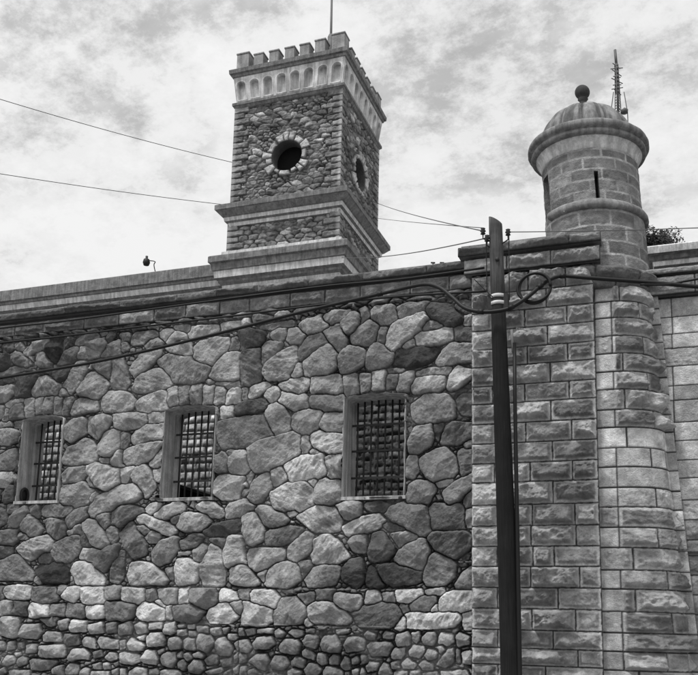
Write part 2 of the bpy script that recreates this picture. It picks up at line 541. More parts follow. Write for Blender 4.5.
6 878 104 871 113 853 111 854 98 876 97
6 851 102 842 109 834 106 835 97 851 96
5 830 113 815 117 814 107 827 107
6 811 115 800 117 798 108 808 106
6 983 98 943 101 942 90 980 89
5 1001 100 990 103 987 94 999 92
6 833 103 799 104 798 94 832 93
5 795 105 782 111 781 100 792 99
7 789 220 782 228 749 225 746 213 762 206 784 212
4 746 224 731 226 726 215 742 210
5 723 226 693 227 691 208 715 207 723 218
7 688 225 672 229 673 210 687 208
4 671 226 632 228 623 218 628 206 645 201 665 210
8 620 217 615 227 593 223 589 214 617 212
8 760 194 747 206 723 203 710 196 712 183 748 181
4 698 200 662 205 646 196 658 181 690 183
7 638 190 633 199 611 210 594 195 591 189 602 181 632 180
5 600 209 587 212 580 200 588 195
8 725 210 719 212 711 202 717 203
6 708 200 700 203 699 185 706 186
5 787 173 769 178 763 171 765 160 786 158
5 761 174 748 178 737 174 738 163 756 160
6 736 176 713 177 712 170 734 168
6 711 170 707 176 692 178 688 165 697 160 709 162
6 686 168 671 170 669 161 684 159
5 686 175 672 176 672 171 684 170
6 669 176 658 176 657 171 668 170
6 655 174 635 174 634 165 654 167
6 632 172 615 174 613 163 628 161
6 603 164 590 165 588 157 602 156
5 667 167 656 167 655 160 666 160
5 612 172 601 174 605 164 610 164
7 771 146 764 155 752 151 740 144 745 136 766 137
6 739 154 732 163 712 164 705 152 707 144 735 143
6 700 148 697 156 682 158 677 151 680 141 697 139
6 676 153 668 157 656 156 655 140 671 140
6 655 151 650 163 628 161 624 152 633 137 650 140
6 622 147 617 158 606 159 594 146 599 133 616 134
6 592 151 586 157 584 142 588 142
6 784 130 775 133 748 130 745 121 761 115 782 117
6 743 124 736 138 720 137 715 125 719 117 738 118
5 712 125 707 135 686 135 684 123 691 113 708 116
6 658 134 647 138 638 133 643 129 655 129
6 673 133 664 136 659 129 666 124 672 126
5 685 133 677 137 675 128 682 127
6 719 137 707 140 705 135 715 133
7 755 155 741 159 739 152 749 150
6 665 116 657 127 643 125 638 113 648 106 662 109
5 638 127 627 135 617 133 618 122 634 120
5 614 128 596 131 594 119 609 118
5 683 121 672 126 667 119 669 111 681 112
6 764 105 752 112 734 110 733 98 763 97
6 782 110 770 109 769 98 781 97
6 711 107 702 111 676 109 673 100 710 99
6 637 109 612 117 607 111 631 105
6 593 115 583 123 583 109 589 108
5 592 134 586 139 584 127 590 124
5 730 109 717 112 713 102 729 102
5 606 109 595 114 595 104 606 104
5 785 149 775 151 774 138 784 136
5 588 226 574 227 572 217 587 217
7 571 222 563 226 533 226 525 215 528 204 565 212
6 581 200 579 210 537 199 535 186 544 176 578 178
5 532 191 522 213 498 217 483 202 484 187 494 182 528 179
7 480 201 474 211 451 212 428 199 417 188 422 183 476 185
7 440 216 435 223 405 220 403 214 405 202 430 204
4 496 220 469 223 472 213 482 210
4 468 227 444 228 443 216 467 216
7 484 187 480 189 473 180 478 176
5 585 173 577 173 576 162 585 162
5 574 171 559 173 559 166 572 162
6 557 172 531 174 531 168 556 167
5 529 170 522 174 513 167 517 162 526 162
6 508 168 502 173 486 171 486 165 496 162
5 482 174 468 174 468 169 481 169
6 437 174 417 175 417 171 434 169
6 562 151 555 161 532 163 529 152 538 145 559 144
6 523 148 514 159 493 160 488 151 493 139 519 141
6 485 157 478 166 462 165 462 157 467 147 480 151
6 459 152 452 165 437 167 428 153 431 143 454 144
6 425 153 419 164 404 165 394 161 396 147 421 144
6 584 156 571 157 563 147 570 139 583 141
6 568 127 556 137 540 138 536 128 542 115 555 118
5 533 124 527 136 511 135 505 127 513 116 531 117
5 503 129 495 136 482 132 484 121 501 122
6 486 142 480 147 467 139 469 132 485 136
6 464 133 462 142 450 142 447 127 460 125
6 446 134 439 141 431 138 432 127 443 127
6 429 127 423 138 416 135 414 122 425 120
5 483 118 474 128 461 126 456 118 463 112 479 111
6 454 117 448 124 425 120 425 111 453 110
5 507 115 497 120 487 116 489 108 507 107
5 568 113 558 117 547 109 565 104
6 582 119 572 120 570 107 582 107
5 413 135 402 140 398 131 411 128
6 412 121 401 124 400 114 410 114
5 583 137 572 135 572 126 583 124
7 394 214 391 226 379 227 372 217 383 211 393 211
5 370 223 354 225 355 215 367 214
8 353 225 347 228 318 229 316 225 337 213 349 217
6 308 228 287 231 285 226 306 224
4 332 208 317 219 298 221 298 211 305 202 329 204
4 413 198 383 210 359 211 345 201 346 190 360 178 402 178
7 290 211 284 224 268 227 246 229 246 207 258 204 289 202
7 336 197 329 199 268 200 263 193 272 183 305 178 334 178
7 351 178 344 192 338 191 339 178 346 175
5 343 209 335 209 333 204 340 201
6 302 205 296 210 294 202 301 201
6 257 197 246 200 246 178 256 178
5 396 168 390 174 379 169 380 162 392 162
5 369 169 365 174 353 172 353 164 368 164
6 352 164 348 171 334 174 329 166 332 156 348 155
6 328 172 317 175 316 165 322 159 326 163
5 315 165 307 173 296 174 293 166 298 157 311 158
6 292 166 287 174 272 172 270 162 279 157 291 159
5 269 169 263 175 249 169 249 160 265 156
5 392 152 385 159 358 159 354 154 362 141 384 140
6 357 143 352 152 338 152 337 144 343 137 355 138
6 332 149 326 156 311 155 310 148 317 140 330 142
5 310 143 305 152 293 151 293 141 305 137
5 296 154 286 157 282 150 288 146
5 294 132 277 153 269 154 269 137 281 129
4 268 153 263 152 262 135 267 136
6 260 149 247 152 246 134 258 134
6 343 130 333 139 321 131 326 125 340 125
5 318 131 312 136 298 133 298 125 312 125
6 393 124 387 132 374 131 375 122 389 118
5 373 122 367 132 360 130 355 116 374 115
5 357 132 345 135 343 126 354 124
5 402 140 392 139 390 131 401 127
6 401 124 394 122 393 112 401 112
6 288 123 252 126 249 117 286 116
5 352 120 333 122 331 114 352 113
5 331 122 316 124 314 115 331 114
5 312 120 293 123 291 115 312 115
"""

# ------------------------------------------------------------------ masonry
def alb(t): return .035+.0125*np.clip(np.asarray(t, float), 0, 12)**1.8
def relief(d, sid, cu, cv, size, U, V, seed, bulge, rough=1.0, round_=0.0):
    """rounded, facetted faces of rough stones; d = distance in from the stone's own edge"""
    n = int(sid.max())+1; R = np.random.RandomState(seed)
    A = R.uniform(.65, 1.3, n)[sid]
    w = np.clip(size*.24, .012, .036)*(1+.9*np.clip(fbm(U, V, .11, 3, seed+12), -.6, .9))
    w = w*(1+.9*round_)
    t = np.clip(d/w, 0, 1); edge = np.sqrt(np.clip(1-(1-t)**2, 0, 1))
    top = np.ones_like(d)
    for k in range(5):
        ph = R.uniform(0, 2*PI, n)[sid]; off = R.uniform(.55, 1.0, n)[sid]; sl = R.uniform(.3, 1.7, n)[sid]
        top = np.minimum(top, off+((U-cu)*np.cos(ph)+(V-cv)*np.sin(ph))/size*sl)
    h = bulge*A*np.clip(size/.22, .35, 1.15)*edge*(.22+.78*np.clip(top, 0, 1))
    h = h+edge*rough*(.018*fbm(U, V, .10, 5, seed+3, .55)+.012*ridge(U, V, .07, 4, seed+5))
    return h
def voronoi(U, V, cw, ch, seed, jit=.8):
    a = U/cw; b = V/ch; b = b+.0
    ia = np.floor(a); ib = np.floor(b)
    f1 = np.full(U.shape, 1e9); f2 = np.full(U.shape, 1e9); x1 = np.zeros_like(f1); y1 = np.zeros_like(f1); x2 = np.zeros_like(f1); y2 = np.zeros_like(f1)
    k1 = np.zeros(U.shape, np.int64)
    for dj in (-2, -1, 0, 1, 2):
        for di in (-2, -1, 0, 1, 2):
            ca = ia+di; cb = ib+dj
            px = ca+.5+jit*(_hash(ca, cb, seed)-.5)+.5*(np.mod(cb, 2)); py = cb+.5+jit*(_hash(ca, cb, seed+9)-.5)
            dd = (px-a)**2+(py-b)**2
            c = dd < f1; e = (~c) & (dd < f2)
            f2 = np.where(c, f1, np.where(e, dd, f2)); x2 = np.where(c, x1, np.where(e, px, x2)); y2 = np.where(c, y1, np.where(e, py, y2))
            f1 = np.where(c, dd, f1); x1 = np.where(c, px, x1); y1 = np.where(c, py, y1)
            k1 = np.where(c, (_hash(ca, cb, seed+21)*4093).astype(np.int64), k1)
    d = (f2-f1)/(2*np.sqrt((x2-x1)**2+(y2-y1)**2)+1e-6)*min(cw, ch)
    return d, k1, x1*cw, y1*ch
def polygons(text):
    out = []
    for l in text.strip().splitlines():
        a = [float(x) for x in l.split()]
        p = np.array(a[1:]).reshape(-1, 2)*.01; p[:, 0] *= -1
        q = []
        for i in range(len(p)):                          # cut the corners once
            b = p[(i+1) % len(p)]; q += [p[i]*.93+b*.07, p[i]*.07+b*.93]
        out.append((a[0], np.array(q)))
    return out
def traced(us, vs, U, V, polys, pad=.06):
    grow = .008+.028*sst(V, 1.74, 1.84); gap = .010-.006*sst(V, 1.74, 1.84)
    d1 = np.full(U.shape, -9.0); d2 = np.full(U.shape, -9.0); sid = np.zeros(U.shape, np.int64)
    for k, (tn, p) in enumerate(polys):
        i0, i1 = np.searchsorted(us, [p[:, 0].min()-pad, p[:, 0].max()+pad]); j0, j1 = np.searchsorted(vs, [p[:, 1].min()-pad, p[:, 1].max()+pad])
        if i1 <= i0 or j1 <= j0: continue
        u = U[j0:j1, i0:i1]; v = V[j0:j1, i0:i1]; best = np.full(u.shape, 9.0); ins = np.zeros(u.shape, bool)
        for i in range(len(p)):
            a = p[i]; b = p[(i+1) % len(p)]; e = b-a
            t = np.clip(((u-a[0])*e[0]+(v-a[1])*e[1])/(e@e+1e-12), 0, 1)
            best = np.minimum(best, np.hypot(u-a[0]-t*e[0], v-a[1]-t*e[1]))
            c = ((a[1] > v) != (b[1] > v)); ins ^= c & (u < (b[0]-a[0])*(v-a[1])/((b[1]-a[1]) if abs(b[1]-a[1]) > 1e-9 else 1e-9)+a[0])
        sd = np.where(ins, best, -best)
        D1 = d1[j0:j1, i0:i1]; D2 = d2[j0:j1, i0:i1]; K = sid[j0:j1, i0:i1]; c = sd > D1
        D2[...] = np.where(c, D1, np.maximum(D2, sd)); K[...] = np.where(c, k, K); D1[...] = np.where(c, sd, D1)
    return np.minimum(d1+grow, (d1-d2)/2-gap), d1, sid
def ashlar(U, V, rows, gap=.006):
    """rows = [(z0, z1, [x joints])]; distance in from each block's edge, block number, place in the block"""
    d = np.full(U.shape, -.02); sid = np.zeros(U.shape, np.int64); cu = np.zeros_like(d); cv = np.zeros_like(d); sz = np.full(U.shape, .2); k = 0
    for z0, z1, js in rows:
        r = (V >= z0) & (V < z1)
        if not r.any(): k += len(js); continue
        for a, b in zip(js[:-1], js[1:]):
            c = r & (U >= a) & (U < b)
            if c.any():
                dd = np.minimum(np.minimum(U[c]-a, b-U[c]), np.minimum(V[c]-z0, z1-V[c]))-gap
                d[c] = dd; sid[c] = k; cu[c] = (a+b)/2; cv[c] = (z0+z1)/2; sz[c] = min(b-a, z1-z0)
            k += 1
    return d, sid, cu, cv, sz
def rockface(d, sid, cu, cv, sz, U, V, seed, bulge=.05, margin=.013, tone=(4, 7), rim=6.4, rough=1.0, smooth=0.0, mort=2.0):
    """pitched blocks with a drafted margin; smooth = share of blocks left plain"""
    n = int(sid.max())+1; R = np.random.RandomState(seed)
    A = R.uniform(.3, 1.3, n); A[R.rand(n) < smooth] = 0; A = A[sid]
    tn = R.uniform(tone[0], tone[1], n)[sid]; up = R.uniform(-1.0, .35, n)[sid]; tw = R.uniform(-.5, .5, n)[sid]; dm = R.uniform(.03, .10, n)[sid]
    m = margin*R.uniform(.25, 1.5, n)[sid]*(1+.9*fbm(U, V, .06, 3, seed+1))
    ou = U+np.mod(sid*7.31, 50.0); ov = V+np.mod(sid*3.77, 41.0)
    d = d+.007*fbm(ou, ov, .05, 3, seed+11)*(A > 0)
    e = sst(d, m, m+.030)
    dome = sst(d, m, m+dm)
    shape = e*(.20+.62*dome+.75*fbm(ou, ov, .17, 4, seed+2)+.34*ridge(ou, ov, .13, 4, seed+4)+up*dome*(V-cv)/sz*1.5+tw*dome*(U-cu)/sz*.6)
    h = bulge*A*np.clip(shape, 0, 1.25)+(.0035+.010*e*(A > 0))*fbm(ou, ov, .045, 4, seed+6, .6)*rough
    face = tn*(1+.38*fbm(ou, ov, .16, 5, seed+7, .6))
    t = alb(np.where(A > 0, rim*(1-e)+face*e, face+.8))*(1+.16*fbm(U, V, .016, 2, seed+9))*(1+.28*fbm(U, V, .7, 4, seed+10))
    jt = sst(d, -.001, .006)
    return h*jt-.022*(1-jt), t*jt+alb(mort)*.55*(1-jt)*(1.0)
def rows_even(z0, z1, n, x0, x1, step, seed, var=.25):
    R = random.Random(seed); out = []
    for i in range(n):
        a = z0+(z1-z0)*i/n; b = z0+(z1-z0)*(i+1)/n; js = [x0]; x = x0-(step*.5 if i % 2 else 0)
        while True:
            x += step*R.uniform(1-var, 1+var)
            if x > x1-step*.3: break
            if x > x0+step*.2: js.append(x)
        out.append((a, b, js+[x1]))
    return out
def front(Y0): return lambda U, V, h: (U, Y0-h, V)

# ------------------------------------------------------------------ ground
def sheet(name, x0, x1, y0, y1, z, mat, n=2):
    mb = Mesh(); X, Y = np.meshgrid(np.linspace(x0, x1, n), np.linspace(y0, y1, n)); mb.grid(X, Y, np.full(X.shape, z), .2)
    return tag(mb.build(name, mat), kind='structure')
sheet('ground', -900, 900, -900, 900, -.02, M['earth'], 24)
sheet('road', -60, 60, -13.5, -5.5, -.016, M['asphalt'])
mb = Mesh(); mb.box(-60, 60, -5.5, -5.36, -.02, .105); tag(mb.build('kerb', M['concrete'], None, False), kind='structure')
mb = Mesh(); mb.box(-60, 60, -5.355, .6, -.02, .1); tag(mb.build('pavement', M['concrete'], None, False), kind='structure')

# ------------------------------------------------------------------ the rubble wall
WALL = empty('prison_wall', (-6, .2, 0), 'long rubble stone wall with three barred windows and a two course coping, left of the pier', 'wall')
WIN = [(-10.02, -9.22, 3.67, 5.04, .07), (-7.31, -6.43, 3.65, 5.05, .055), (-4.335, -3.425, 3.59, 5.06, .035)]
def arch_top(x, w): c = (w[0]+w[1])/2; return w[3]+w[4]*(1-((x-c)/((w[1]-w[0])/2))**2)
POLY = polygons(STONES)
def rubble_wall():
    us = np.concatenate([np.arange(-17.0, -10.95, .03), np.arange(-10.95, -2.40, .0095)]); us[-1] = -2.40
    vs = np.concatenate([np.arange(0, .95, .022), np.arange(.95, 6.53, .0095)])
    def fn(U, V):
        wu = U+.014*fbm(U, V, .12, 4, 1, .6)+.006*ridge(U, V, .06, 3, 2); wv = V+.014*fbm(U, V, .12, 4, 5, .6)+.006*ridge(U, V, .06, 3, 6)
        d, d1, sid = traced(us, vs, wu, wv, POLY)
        # size and place of every traced stone
        cs = np.array([p.mean(0) for t, p in POLY]); ex = np.array([min(np.ptp(p[:, 0]), np.ptp(p[:, 1])) for t, p in POLY]); tn = np.array([t for t, p in POLY])
        cu, cv, size = cs[sid, 0], cs[sid, 1], ex[sid]
        # small pinning stones in the gaps and plain rubble beyond what the photo shows
        da, ka, ua, va = voronoi(wu, wv, .10, .075, 11); far = d1 < -.25
        db, kb, ub, vb = voronoi(wu, wv, .36, .25, 12); low = V < 1.75
        dl, kl, ul, vl = voronoi(wu, wv, .17, .13, 13)
        df = np.where(far, np.where(low, dl-.008, db-.01), np.minimum(da-.006, -d1-np.where(V < 1.78, .03, .052))); kf = np.where(far, np.where(low, kl, kb), ka)
        uf = np.where(far, np.where(low, ul, ub), ua); vf = np.where(far, np.where(low, vl, vb), va); sf = np.where(far, np.where(low, .14, .26), .07)
        use = d < 0
        D = np.where(use, df, d); K = np.where(use, kf+len(POLY), sid); CU = np.where(use, uf, cu); CV = np.where(use, vf, cv); SZ = np.where(use, sf, size)
        h = relief(np.maximum(D, 0), K, CU, CV, SZ, U, V, 31, .13, 1.0, sst(V, 1.84, 1.74))
        h = h*np.where(use & ~far, .5, 1)
        stone = sst(D, -.002, .007)
        R = np.random.RandomState(5); rt = R.uniform(2.8, 6, 4200)
        tone = np.where(use, rt[kf % 4200]+np.where(far, .8, 0), tn[sid])
        tone = np.clip(5+(tone-5)*1.18-.3, .8, 10)
        stain = (1+.75*fbm(U, V, 1.5, 4, 61))*(1-.16*sst(V, 3.5, 3.1)*sst(V, 2.25, 2.35))*(1+.10*sst(U, -5.5, -3.5))
        mott = .79*(1-.14*sst(V, 1.9, 1.75))*stain*(1+.5*fbm(U, V, .22, 4, 41)+.2*fbm(U, V, .035, 3, 43))
        # each stone has its own bedding: streaks along one direction, worn pale arrises
        ang = np.random.RandomState(77).uniform(-1.2, 1.2, 5000)[K % 5000]; fs = np.random.RandomState(78).uniform(0, 1, 5000)[K % 5000]
        du, dv_ = U-CU, V-CV; su = du*np.cos(ang)+dv_*np.sin(ang)+K % 97; sv = -du*np.sin(ang)+dv_*np.cos(ang)+K % 89
        bed_ = fbm(su*.28, sv, .045, 4, 57, .6)
        h = h+sst(D, .0, .03)*(.016*fs*bed_+.006*ridge(su*.5, sv, .035, 3, 58))
        veins = (1+.55*fs*bed_)*(1+.30*np.exp(-((D-.012)/.010)**2))*(1+.20*fbm(U, V, .016, 2, 59))
        t = alb(tone)*mott*veins
        mt = alb(.9)*(1+.5*fbm(U, V, .08, 3, 47))
        smear = sst(fbm(U, V, .55, 3, 49)+.22*sst(V, 5.0, 5.4), .08, .22)          # places where the pointing is flush and pale
        mt = mt*(1+1.6*smear); depth = .062*(1-.7*smear)
        H = h*stone+(1-stone)*(-depth*sst(-D, -.004, .012)+.010*fbm(U, V, .05, 3, 51)-.004)
        T = t*stone+mt*(1-stone)
        # the plinth steps out twice, with a mortar bed on each step
        st1 = sst(V+.012*fbm(U, V, .5, 2, 53), 2.315, 2.295); st2 = sst(V+.015*fbm(U, V, .4, 2, 54), 1.80, 1.78)
        bed = np.exp(-((V-2.30)/.012)**2)*.6
        H = H+.035*st1+.03*st2; T = T*(1-bed)+alb(4.5)*bed
        H = H+.035*fbm(U, V, 1.3, 2, 55)*sst(U, -2.45, -3.0)
        return H, np.clip(T, .015, .6)
    def keep(U, V):
        k = np.ones(U.shape, bool)
        for w in WIN: k &= ~((U > w[0]-.003) & (U < w[1]+.003) & (V > w[2]-.004) & (V < arch_top(U, w)+.003))
        return k
    mb = Mesh(); mb.field(us, vs, fn, front(0.0), keep)
    return mb.build('rubble_face', M['stone'], WALL)
rubble_wall()
mb = Mesh()                                               # the thickness of the wall behind its face
xs = [-17.0]+[x for w in WIN for x in (w[0]-.02, w[1]+.02)]+[-2.3]
mb.box(-17.0, -2.3, .045, .56, 0, 3.55)
mb.box(-17.0, -2.3, .045, .56, 5.16, 6.75)
for a, b in zip(xs[0::2], xs[1::2]): mb.box(a, b, .045, .56, 3.55, 5.16)
mb.build('wall_core', M['core'], WALL, False)
# coping: a course of rock faced blocks under a projecting slab course
def course(name, parent, x0, x1, z0, z1, Y0, step, seed, back=.7, mat='stone', tone=(3.5, 6), bulge=.04, margin=.016, res=.011, top=0.0, joints=None, rim=6.0, **kw):
    rows = [(z0, z1, joints)] if joints else rows_even(z0, z1, 1, x0, x1, step, seed)
    mb = Mesh()
    def fn(U, V):
        h, t = rockface(*ashlar(U, V, rows), U, V, seed, bulge, margin, tone, rim, **kw)
        wob = .03*fbm(U, V*0, .45, 3, seed+8)+.012*fbm(U, V, .12, 3, seed+9)
        return h+wob-.02*sst(V, z1-.03, z1+.005)-.01*sst(V, z0+.015, z0-.005), t
    mb.field(lin(x0, x1, res), lin(z0, z1, res), fn, front(Y0), skirt=-(Y0-(Y0+.06))*1.0)
    # top and bottom and ends
    mb.box(x0+.004, x1-.004, Y0+.03, back, z0+.003, z1-.003, .12)
    return mb.build(name, M[mat], parent)
course('coping_course', WALL, -17.0, -2.42, 6.535, 6.755, -.07, .62, 61, tone=(2.4, 5.4), bulge=.06, rim=4.6)
course('coping_slab', WALL, -17.0, -2.42, 6.80, 6.925, -.16, .85, 62, tone=(1.9, 4.2), bulge=.06, margin=.004, rim=3.4)
mb = Mesh(); mb.box(-17.0, -2.42, .05, .7, 6.75, 6.805, .1); mb.build('coping_bed', M['core'], WALL, False)

# windows
def window(w, nbar, seed, label):
    x0, x1, z0, z1, rise = w; mb = Mesh()
    def loop(e):
        xs = np.linspace(x1+e, x0-e, 17); c = (x0+x1)/2; hw = (x1-x0)/2+e
        arc = [(x, z1+e*.5+rise*(1-((x-c)/hw)**2)) for x in xs]
        side = lambda x, a, b: [(x, z) for z in np.linspace(a, b, 14)[1:-1]]
        bot = [(x, z0-e) for x in np.linspace(x0-e, x1+e, 9)]
        return np.array(bot+side(x1+e, z0-e, arc[0][1])+arc+side(x0-e, arc[-1][1], z0-e))
    P = loop(0); Q = loop(.014); n = len(P); R = random.Random(seed)
    jit = np.array([[R.uniform(-1, 1)*.006, R.uniform(-1, 1)*.006] for _ in range(n)])
    Q[23:38] = P[23:38]+(Q[23:38]-P[23:38])*.2
    rings = [(Q, .03), (Q+jit, -.045), (P+jit, -.05), (P, -.02), (P, .22), (P, .52), (Q, .56)]
    v = np.array([[(p[0], y, p[1]) for p in L] for L, y in rings]).reshape(-1, 3); q = []
    for i in range(len(rings)-1):
        for k in range(n): q.append((i*n+k, i*n+(k+1) % n, (i+1)*n+(k+1) % n, (i+1)*n+k))
    mb.add(v, q, .3); o = mb.build('window', M['jamb'], WALL)
    tag(o, label)
    mb = Mesh(); mb.box(x0-.03, x1+.03, -.06, .50, z0-.035, z0+.012, .3); mb.build('sill', M['jamb'], o, False)
    yb = .34
    for i in range(nbar):
        x = x0+(x1-x0)*(i+.75)/(nbar+.5); b = Mesh()
        tube(b, [(x, yb, z0+.01), (x+R.uniform(-.006, .006), yb, (z0+z1)/2), (x, yb, arch_top(x, w)-.004)], .0145, 8); b.build('bar', M['dark_iron'], o)
    for zf in (.23, .5, .76):
        z = z0+(z1+rise*.5-z0)*zf; b = Mesh(); b.box(x0+.004, x1-.004, yb-.022, yb-.012, z-.016, z+.016); b.build('crossbar', M['dark_iron'], o, False)
    return o
window(WIN[0], 6, 3, 'barred window nearest the left edge, with a dark disc standing for a round jamb hole at its foot')
window(WIN[1], 7, 4, 'barred window with pale masonry and a dark shed roof behind it')
window(WIN[2], 8, 5, 'barred window nearest the stone pier, dark rubble behind it')

# ------------------------------------------------------------------ the corner pier
PIER = empty('stone_pier', (-1.6, .1, 0), 'square pier of pale rock faced blocks behind the utility pole', 'pier')
PZ = [7.0, 6.63, 6.36, 6.09, 5.835, 5.565, 5.315, 5.045, 4.795, 4.515, 4.245, 3.975, 3.715, 3.415, 3.135, 2.865, 2.605, 2.335, 2.065, 1.795, 1.565, 1.355, 1.11, .86, .6, .33, .05]
PXL, PXR = -2.44, -.80
PJ = [[-2.0, -1.42], [-2.16, -1.66, -1.16], [-2.02, -1.42], [-2.14, -1.71, -1.15], [-1.98, -1.41], [-2.12, -1.68, -1.15], [-2.0, -1.38], [-2.15, -1.72, -1.14], [-1.97, -1.38], [-2.12, -1.71, -1.12],
      [-2.02, -1.37], [-2.13, -1.66, -1.12], [-1.99, -1.37], [-2.1, -1.64, -1.10], [-2.0, -1.66, -1.09], [-2.1, -1.64, -1.37], [-2.0, -1.67, -1.06], [-2.1, -1.33], [-1.98, -1.66, -1.12], [-2.1, -1.4], [-2.0, -1.1], [-2.1, -1.5], [-1.9, -1.2], [-2.1, -1.5], [-1.9, -1.2], [-2.0, -1.4]]
def pier():
    rows = [(PZ[i+1], PZ[i], [PXL]+PJ[i]+[PXR-.0]) for i in range(len(PZ)-1)]
    us = lin(PXL, PXR, .0085); vs = np.concatenate([np.arange(.05, .9, .02), np.arange(.9, 6.64, .0085)])
    mb = Mesh()
    mb.field(us, vs, lambda U, V: rockface(*ashlar(U, V, rows), U, V, 71, .15, .015, (3.2, 6.5), 7.2, mort=2.2), front(-.20), skirt=.1)
    mb.box(PXL+.003, PXR-.003, -.17, .55, 0, 6.66, .24)
    mb.build('shaft', M['stone'], PIER)
pier()
course('coping_course', PIER, -2.53, -.70, 6.655, 6.865, -.30, .6, 72, tone=(5, 7.2), bulge=.11, margin=.02, joints=[-2.53, -1.93, -1.34, -.70])
course('coping_slab', PIER, -2.60, -.68, 6.90, 7.03, -.37, .8, 73, tone=(2.4, 4.4), bulge=.07, margin=.004, rim=3.6)
mb = Mesh(); mb.box(-2.44, -.79, -.17, .7, 6.63, 6.95, .1); mb.box(-2.56, -.72, -.30, .6, 7.03, 7.06, .12); mb.build('coping_bed', M['core'], PIER, False)

# ------------------------------------------------------------------ the round turret on the corner
TUR = empty('watch_turret', (-.8, .55, 0), 'round corner turret with ribbed dome and ball finial on a battered stone drum', 'turret')
SZ = [6.36, 6.13, 5.9, 5.65, 5.41, 5.16, 4.92, 4.65, 4.41, 4.14, 3.89, 3.62, 3.37, 3.11, 2.85, 2.57, 2.33, 2.05, 1.79, 1.56, 1.33, 1.08, .83, .58, .33, .05]
def drum():
    """flat strip beside the pier, then the wall swings back through a quarter round"""
    def xs(z): return -.575+(6.2-z)*.006
    def xe(z): return -.10+(6.2-z)*.068
    b = .47; L1 = .26
    # s: 0..1 strip, 1..2 arc (scaled to metres for the joints)
    rows = []; R = random.Random(9)
    for i in range(len(SZ)-1):
        z1, z0 = SZ[i], SZ[i+1]; js = [0]
        js += [.22] if i % 2 else [R.choice([.22, .34])]
        x = js[-1]
        for st in ((.42, .30) if i % 2 else (.62,)): x += st*R.uniform(.85, 1.15); js.append(x)
        js = [j for j in js if j < .92]+[1.02]; rows.append((z0, z1, js))
    def mp(U, V, h):
        s0 = .235; X0 = -.80-(6.2-V)*.010
        a = np.clip((U-s0)/(1.02-s0), 0, 1)*PI/2
        ax = xe(V)-xs(V); px = np.where(U < s0, X0+(xs(V)-X0)*(U/s0), xs(V)+ax*np.sin(a)); py = np.where(U < s0, -.085, -.085+b*(1-np.cos(a)))
        nx = np.sin(a)*b; ny = -np.cos(a)*ax; nn = np.sqrt(nx*nx+ny*ny); 
        return px+h*nx/nn, py+h*ny/nn, V
    def fn(U, V):
        d, sid, cu, cv, sz = ashlar(U, V, rows)
        h, t = rockface(d, sid, cu, cv, sz, U, V, 81, .11, .014, (3.2, 6.2), 7, mort=2.5)
        h2, t2 = rockface(d, sid, cu, cv, sz, U, V, 82, .012, .03, (5.2, 7.4), 6.6, smooth=.8)
        k = sst(U, .24, .26)*(1-sst(V, 3.35, 3.4)*(1-sst(V, 4.38, 4.45)))
        k = np.where((U > .22) & (U < .26), k*.5, k)
        return h*k+h2*(1-k), t*k+t2*(1-k)
    mb = Mesh(); us = lin(0, 1.02, .0095); vs = np.concatenate([np.arange(.05, .9, .02), np.arange(.9, 6.37, .0095)])
    mb.field(us, vs, fn, mp, skirt=.05)
    mb.build('drum', M['stone'], TUR)
drum()
TX, TY = -.80, .55
LEAN = lambda z: -(z-7.2)*.055
TILT = .04                                                # the old turret has settled a little to the right
